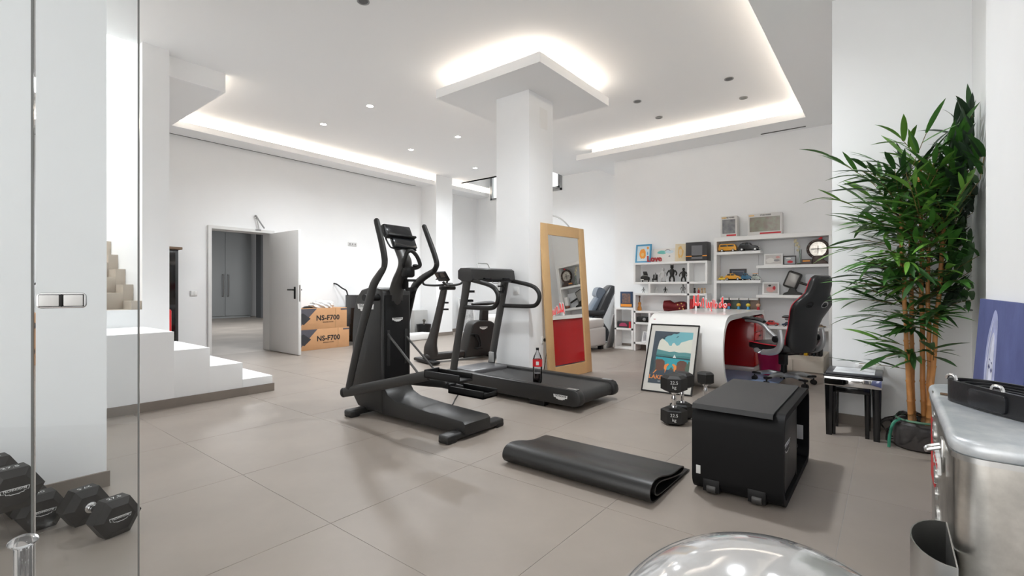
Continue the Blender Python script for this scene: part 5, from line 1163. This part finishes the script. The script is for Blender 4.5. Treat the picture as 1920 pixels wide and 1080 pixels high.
# ---- right-hand shelves
pic('photo_frame', 'white photo frame with pale picture on the upper right shelf', 'picture frame', 1.37, 1.4405, .25, .185, .02, TRIMW, P_('pale_photo', (.60, .58, .56)), [(whi, blob(.3, .4, .26, 14, .3, 21)), (pink, blob(.78, .75, .12, 10, .14, 22)), (grey, blob(.7, .4, .2, 10, .12, 23))], x=8.12, lean=.06, tilt=.15)
pic('photo_frame', 'dark photo frame with red picture beside the orchid vase', 'picture frame', 1.155, 1.4405, .165, .14, .014, mat('frame_dark'  , (.03, .03, .03), .4), P_('photo2', (.38, .40, .42)), [(red, blob(.55, .28, .28, 12, .18, 31)), (whi, blob(.4, .75, .25, 10, .12, 32))], x=8.10, lean=.04, tilt=.12)
pic('photo_frame', 'white photo frame with pink picture on the middle right shelf', 'picture frame', 1.405, .9975, .225, .195, .022, TRIMW, P_('photo3', (.50, .47, .45)), [(pink, blob(.5, .40, .34, 14, .26, 41)), (blk, blob(.42, .80, .12, 10, .10, 42)), (red, blob(.75, .55, .12, 10, .2, 43))], x=8.12, lean=.05, tilt=.2)
t = thing('orchid_vase', 'slim glass vase with pale orchid spray on the upper right shelf', 'vase', (8.06, 1.02, 1.4405))
MB().lathe([(0, 0), (.035, 0), (.035, .006), (.016, .012), (.016, .22), (.0145, .22), (.0145, .014), (0, .012)], (8.06, 1.02, 1.4405), n=18).build('vase', glass_mat('vase_glass', (.90, .93, .92), .06), t)
MB().lathe([(0, 0), (.045, 0), (.04, .018), (0, .02)], (8.06, 1.02, 1.4405), n=16).build('moss', mat('moss', (.035, .05, .015), .8), t)
stp = [(8.06, 1.02, 1.46), (8.06, 1.025, 1.62), (8.055, 1.045, 1.70), (8.05, 1.08, 1.775)]
MB().tube(stp, .003, n=6, smooth=4).build('stem', mat('orchid_stem', (.10, .14, .04), .6), t)
for (q, dy, dz) in ((.6, .012, .0), (.72, -.014, .01), (.8, .012, .01), (.88, -.01, .012), (.95, .008, .015), (1.0, 0, .02)):
    p = Vector(stp[1]).lerp(Vector(stp[3]), (q - .5) * 2 if q > .5 else 0)
    f = MB()
    for a in range(5):
        an = 2 * PI * a / 5; f.sph((p.x - .006, p.y + dy + .011 * math.cos(an), p.z + dz + .011 * math.sin(an)), .0095, 8, (.3, 1, 1))
    f.build('blossom', mat('orchid_petal', (.55, .50, .33), .5), t)
t = thing('round_clock', 'round copper-brown table clock with bright face on the upper right shelf', 'clock', (8.06, .80, 1.4405))
CP = mat('copper_brown', (.055, .035, .028), .35, metal=.4)
Mk = frame((8.05, .80, 1.655), (0, -1, 0), (0, 0, 1))
MB().lathe([(.105, -.02), (.135, -.02), (.142, .0), (.135, .018), (.115, .022), (.105, .012)], n=40, closed=True, M=Mk).build('ring', CP, t)
MB().lathe([(0, 0), (.108, 0), (.108, .004), (0, .006)], n=32, M=Mk).build('face', mat('clock_face', (.50, .47, .42), .15, metal=.6, noise=.5, nscale=14), t)
MB().box(-.09, .02, -.004, .006, .008, .010, M=Mk).box(-.004, .004, -.06, .05, .010, .012, M=Mk).build('hands', blk, t)
for k in range(12): MB().sph(Mk @ Vector((.124 * math.cos(k * PI / 6), .124 * math.sin(k * PI / 6), .02)), .006, 8).build('stud', GREYM, t)
MB().prism([(.92, 0), (.68, 0), (.69, .03), (.73, .06), (.745, .12), (.855, .12), (.87, .06), (.91, .03)], 'x', 8.01, 8.11, bev=.006, M=Matrix.Translation((0, 0, 1.4405))).build('stand', CP, t)
MB().loft([((8.05, .775, 1.79), (.012, 0, 0), (0, .02, 0)), ((8.05, .77, 1.805), (.014, 0, 0), (0, .026, 0)), ((8.05, .76, 1.822), (.008, 0, 0), (0, .012, 0))], n=10).build('red_bow', red, t)
t = thing('small_case', 'small dark case with orange label before the round clock', 'box', (8.0, .93, 1.4405))
MB().box(7.985, 8.0, .87, 1.0, 1.441, 1.515, bev=.003).build('case', mat('case_brown', (.09, .07, .065), .4), t); MB().box(7.983, 7.9855, .89, .98, 1.478, 1.497).build('label_strip', org, t)
HM = thing('block_mallet', 'grey block-headed mallet tilted on a black base on the middle right shelf', 'ornament', (8.06, 1.12, .9975))
Mh = frame((8.05, 1.115, 1.215), (0, -.93, -.36), (0, -.36, .93))
MB().box(-.095, .095, -.125, .125, -.045, .045, bev=.03, seg=2, M=Mh).build('head_frame', mat('mallet_dark', (.04, .038, .036), .4, metal=.5), HM)
MB().box(-.07, .07, -.098, .098, -.052, -.03, bev=.012, M=Mh @ Matrix.Scale(-1, 4, Vector((0, 0, 1)))).build('head_face', mat('mallet_grey', (.30, .29, .275), .35, metal=.5), HM)
MB().cyl(Mh @ Vector((.09, .0, 0)), Mh @ Vector((.30, -.0, 0)), .018, n=14).build('handle', DKF, HM)
MB().prism([(1.24, 0), (.98, 0), (1.0, .03), (1.06, .05), (1.08, .10), (1.15, .10), (1.17, .05), (1.22, .03)], 'x', 8.0, 8.10, bev=.004, M=Matrix.Translation((0, 0, .998))).build('stand', DKF, HM)
t = thing('acrylic_plaque', 'clear acrylic plaque standing on the middle shelf behind the chair top', 'plaque', (8.12, .83, .9975))
MB().box(8.12, 8.135, .71, .96, .998, 1.30, bev=.002).build('plate', mat('frosted_plate', (.62, .64, .66), .3), t); MB().box(8.10, 8.155, .72, .95, .998, 1.012, bev=.002).build('foot_bar', SHELFW, t)
t = thing('white_carton', 'small white carton beside the plaque at the right end of the middle shelf', 'box', (8.05, .735, .9975))
MB().box(8.02, 8.08, .695, .775, 1.06, 1.23, bev=.002).build('carton', SHELFW, t)
t2 = thing('brown_bowl', 'round brown pot under the white carton at the right end of the middle shelf', 'pot', (8.04, .72, .9975))
MB().lathe([(0, 0), (.03, 0), (.05, .025), (.046, .055), (.042, .058), (0, .058)], (8.05, .735, .998), n=20).build('pot', mat('terracotta', (.22, .07, .04), .4), t2)
# books on the low drawer box
xs = [(.70, .028, .25, (.015, .015, .016), 'black book at the right end', .0), (.735, .030, .24, (.03, .028, .027), 'charcoal book second from the right end', .0), (.772, .028, .255, (.02, .025, .03), 'blue-black book third from the right end', .0),
      (.812, .030, .22, (.06, .05, .045), 'grey-brown book just right of the yellow one', .03), (.860, .042, .25, (.78, .48, .02), 'bright yellow book', .06), (.915, .032, .19, (.05, .03, .03), 'dark brown book left of the yellow one', .06), (.955, .030, .16, (.03, .03, .03), 'short black book behind the chair', .03),
      (1.0, .034, .15, (.16, .06, .05), 'short russet book behind the chair', .0), (1.045, .03, .13, (.08, .08, .08), 'short grey book at the left end', .0)]
for k, (y, w, h, c, lb, ln) in enumerate(xs):
    book(lb + ' of the row on the low drawer box', y, .2155, w, h, .17, mat('spine_%d' % k, c, .5), x0=7.30, lean=-ln, group='books on the low drawer box')
tag(MB().box(7.60, 7.63, .40, .60, .001, .62, bev=.002).build('room_divider', BLK), 'thin black panel standing between the shelf unit and the white stub wall', 'panel')

# ================================================================== BAMBOO PLANT
BP = thing('potted_bamboo', 'tall artificial bamboo plant with three orange canes in the corner', 'plant', (4.32, -.17, 0))
CANE = mat('bamboo_cane', (.50, .22, .065), .45, noise=.25, nscale=9); TWIG = mat('bamboo_twig', (.16, .11, .035), .6)
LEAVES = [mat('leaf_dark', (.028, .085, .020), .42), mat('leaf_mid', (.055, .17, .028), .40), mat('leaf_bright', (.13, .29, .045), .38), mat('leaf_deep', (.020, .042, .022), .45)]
R = random.Random(11)
canes = [((4.30, -.115, .18), (4.33, -.055, 1.70)), ((4.36, -.185, .18), (4.36, -.165, 1.98)), ((4.27, -.205, .18), (4.33, -.30, 1.75)), ((4.39, -.13, .18), (4.42, -.115, 1.5)), ((4.33, -.215, .18), (4.30, -.205, 1.35))]
for (a, b) in canes:
    a, b = Vector(a), Vector(b); n = int((b - a).length / .13); P = []; RR_ = []
    for k in range(n + 1):
        p = a.lerp(b, k / n) + Vector((R.uniform(-.004, .004), R.uniform(-.004, .004), 0))
        r = .0165 - .006 * k / n
        for dz, f in ((-.010, 1.0), (0, 1.22), (.010, 1.0)):
            P.append(p + Vector((0, 0, dz))); RR_.append(r * f)
    MB().tube(P, RR_, n=10).build('cane', CANE, BP)
PT = mat('plant_pot_dark', (.06, .052, .05), .5)
MB().lathe([(0, 0), (.125, 0), (.14, .012), (.15, .10), (.145, .17), (.13, .185), (.12, .165), (0, .16)], (4.33, -.165, 0), n=32).build('pot', PT, BP)
MB().lathe([(.128, .188), (.136, .195), (.132, .205), (.122, .198)], (4.33, -.165, 0), n=32, closed=True).build('pot_ring', mat('pot_green', (.10, .22, .14), .5), BP)
wr = MB(); t = bmesh.new(); bmesh.ops.create_icosphere(t, subdivisions=4, radius=1)
for v in t.verts:
    p = v.co.copy(); p *= 1 + .10 * math.sin(p.x * 7 + p.z * 5) + .06 * math.sin(p.y * 13 + p.z * 4)
    v.co = Vector((4.30 + p.x * .135, -.12 + p.y * .155, max(.003, .115 + p.z * .125)))
wr._merge(t); wr.build('plastic_wrap', glass_mat('wrap_film', (.90, .91, .92), .035, .1), BP)
MB().tube([(4.25, -.06, .20), (4.22, -.02, .17), (4.20, -.0, .08), (4.195, .004, .006)], .009, n=8, smooth=4, flat=((0, 1, 0), .4)).build('green_ribbon', mat('ribbon_green', (.02, .20, .12), .4), BP)
# leaf meshes shared between leaf objects
def leaf_mesh(L, w, m, name, droop):
    bm = bmesh.new(); rows = []
    for k in range(6):
        t = k / 5; ww = w * math.sin(PI * min(1, .12 + t * .88)) ** .8 * (1 if t < 1 else .05)
        x = L * t; z = -droop * L * t * t
        rows.append([bm.verts.new((x, -ww / 2, z + .12 * ww)), bm.verts.new((x, 0, z)), bm.verts.new((x, ww / 2, z + .12 * ww))])
    for a, b in zip(rows, rows[1:]):
        for j in (0, 1): bm.faces.new((a[j], b[j], b[j + 1], a[j + 1]))
    for f in bm.faces: f.smooth = True
    me = bpy.data.meshes.new(name); bm.to_mesh(me); bm.free(); me.materials.append(m); return me
LM = [leaf_mesh(1, .155, LEAVES[k], 'leaf', d) for k in range(4) for d in (.12, .30)]
def inside(p):
    if p.x > 4.635 or p.y < -.395: return False
    if p.x < 3.58 and p.y < -.37: return False
    return True
leafs = []; twigs = MB()
def spray(o, d, L, n, tone):
    """a twig with leaves along it"""
    d = d.normalized(); side = d.cross(Vector((0, 0, 1))); side = side.normalized() if side.length > .01 else Vector((1, 0, 0))
    pts = []
    for k in range(5):
        t = k / 4; pts.append(o + d * L * t + Vector((0, 0, -.10 * L * t * t)))
    pts2 = []
    for p in pts:
        q = p.copy(); q.x = min(q.x, 4.66); q.y = max(q.y, -.425); pts2.append(q)
    twigs.tube(pts2, .0022, n=5)
    for k in range(n):
        t = .25 + .75 * k / max(1, n - 1); i = min(3, int(t * 4)); p = pts2[i].lerp(pts2[i + 1], t * 4 - i)
        an = (1 if k % 2 else -1) * R.uniform(.35, .95) if k < n - 1 else R.uniform(-.2, .2)
        ld = (d * math.cos(an) + side * math.sin(an) + Vector((0, 0, R.uniform(-.45, .30)))).normalized()
        LL = R.uniform(.15, .26)
        for tr in range(5):
            if inside(p + ld * LL): break
            ld = (ld + Vector((-.5, .5, .25)) * .6).normalized()
        tip = p + ld * LL
        if inside(tip) and tip.x > 3.62 and not (tip.z < .55 and tip.x > 4.25 and tip.y > -.0): leafs.append((p, ld, LL, tone))
centre = Vector((4.31, -.17, 0))
for k in range(190):
    z = .52 + 1.50 * (k + R.random()) / 190
    if z < .85 and R.random() < .62: continue
    an = R.uniform(0, 2 * PI); ci = R.randrange(5); a, b = Vector(canes[ci][0]), Vector(canes[ci][1])
    f = min(1, (z - a.z) / (b.z - a.z)); o = a.lerp(b, f); o.z = min(z, b.z)
    d = Vector((math.cos(an), math.sin(an), R.uniform(-.05, .75)))
    if d.x > .3: d.x *= .45
    if d.y < -.2: d.y *= .55; d.x -= .3
    reach = .43 if z < 1.95 else .30
    L = R.uniform(.45, 1.0) * reach * (1.0 if z > 1.0 else .8)
    if z > b.z: d.z += .8; L += (z - b.z) * .9
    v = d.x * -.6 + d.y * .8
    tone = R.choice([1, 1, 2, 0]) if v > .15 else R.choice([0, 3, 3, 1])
    spray(o, d, L, R.randint(6, 9), tone)
# the tall dark frond against the right wall
for k in range(4):
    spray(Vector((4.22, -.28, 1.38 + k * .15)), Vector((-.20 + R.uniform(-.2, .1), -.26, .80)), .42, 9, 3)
leafs.sort(key=lambda l: l[0].x * .786 + l[0].y * .619)
mass = bmesh.new()
for k, (p, d, L, tone) in enumerate(leafs):
    up_ = Vector((R.uniform(-.4, .4), R.uniform(-.4, .4), 1)); x = d; y = up_.cross(x).normalized(); z = x.cross(y)
    M = Matrix(((x.x * L, y.x * L, z.x * L, p.x), (x.y * L, y.y * L, z.y * L, p.y), (x.z * L, y.z * L, z.z * L, p.z), (0, 0, 0, 1)))
    me = LM[tone * 2 + R.randrange(2)]
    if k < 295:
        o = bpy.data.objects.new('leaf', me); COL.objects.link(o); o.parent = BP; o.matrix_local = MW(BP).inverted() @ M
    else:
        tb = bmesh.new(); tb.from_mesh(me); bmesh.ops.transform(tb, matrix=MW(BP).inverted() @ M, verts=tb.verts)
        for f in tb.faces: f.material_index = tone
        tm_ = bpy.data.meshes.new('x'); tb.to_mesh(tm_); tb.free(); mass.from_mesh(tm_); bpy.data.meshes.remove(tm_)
for f in mass.faces: f.smooth = True
mm_ = bpy.data.meshes.new('foliage'); mass.to_mesh(mm_); mass.free()
for m in LEAVES: mm_.materials.append(m)
fo = bpy.data.objects.new('foliage', mm_); COL.objects.link(fo); fo.parent = BP; fo['kind'] = 'stuff'
tw = twigs.build('twigs', TWIG, BP); tw['kind'] = 'stuff'
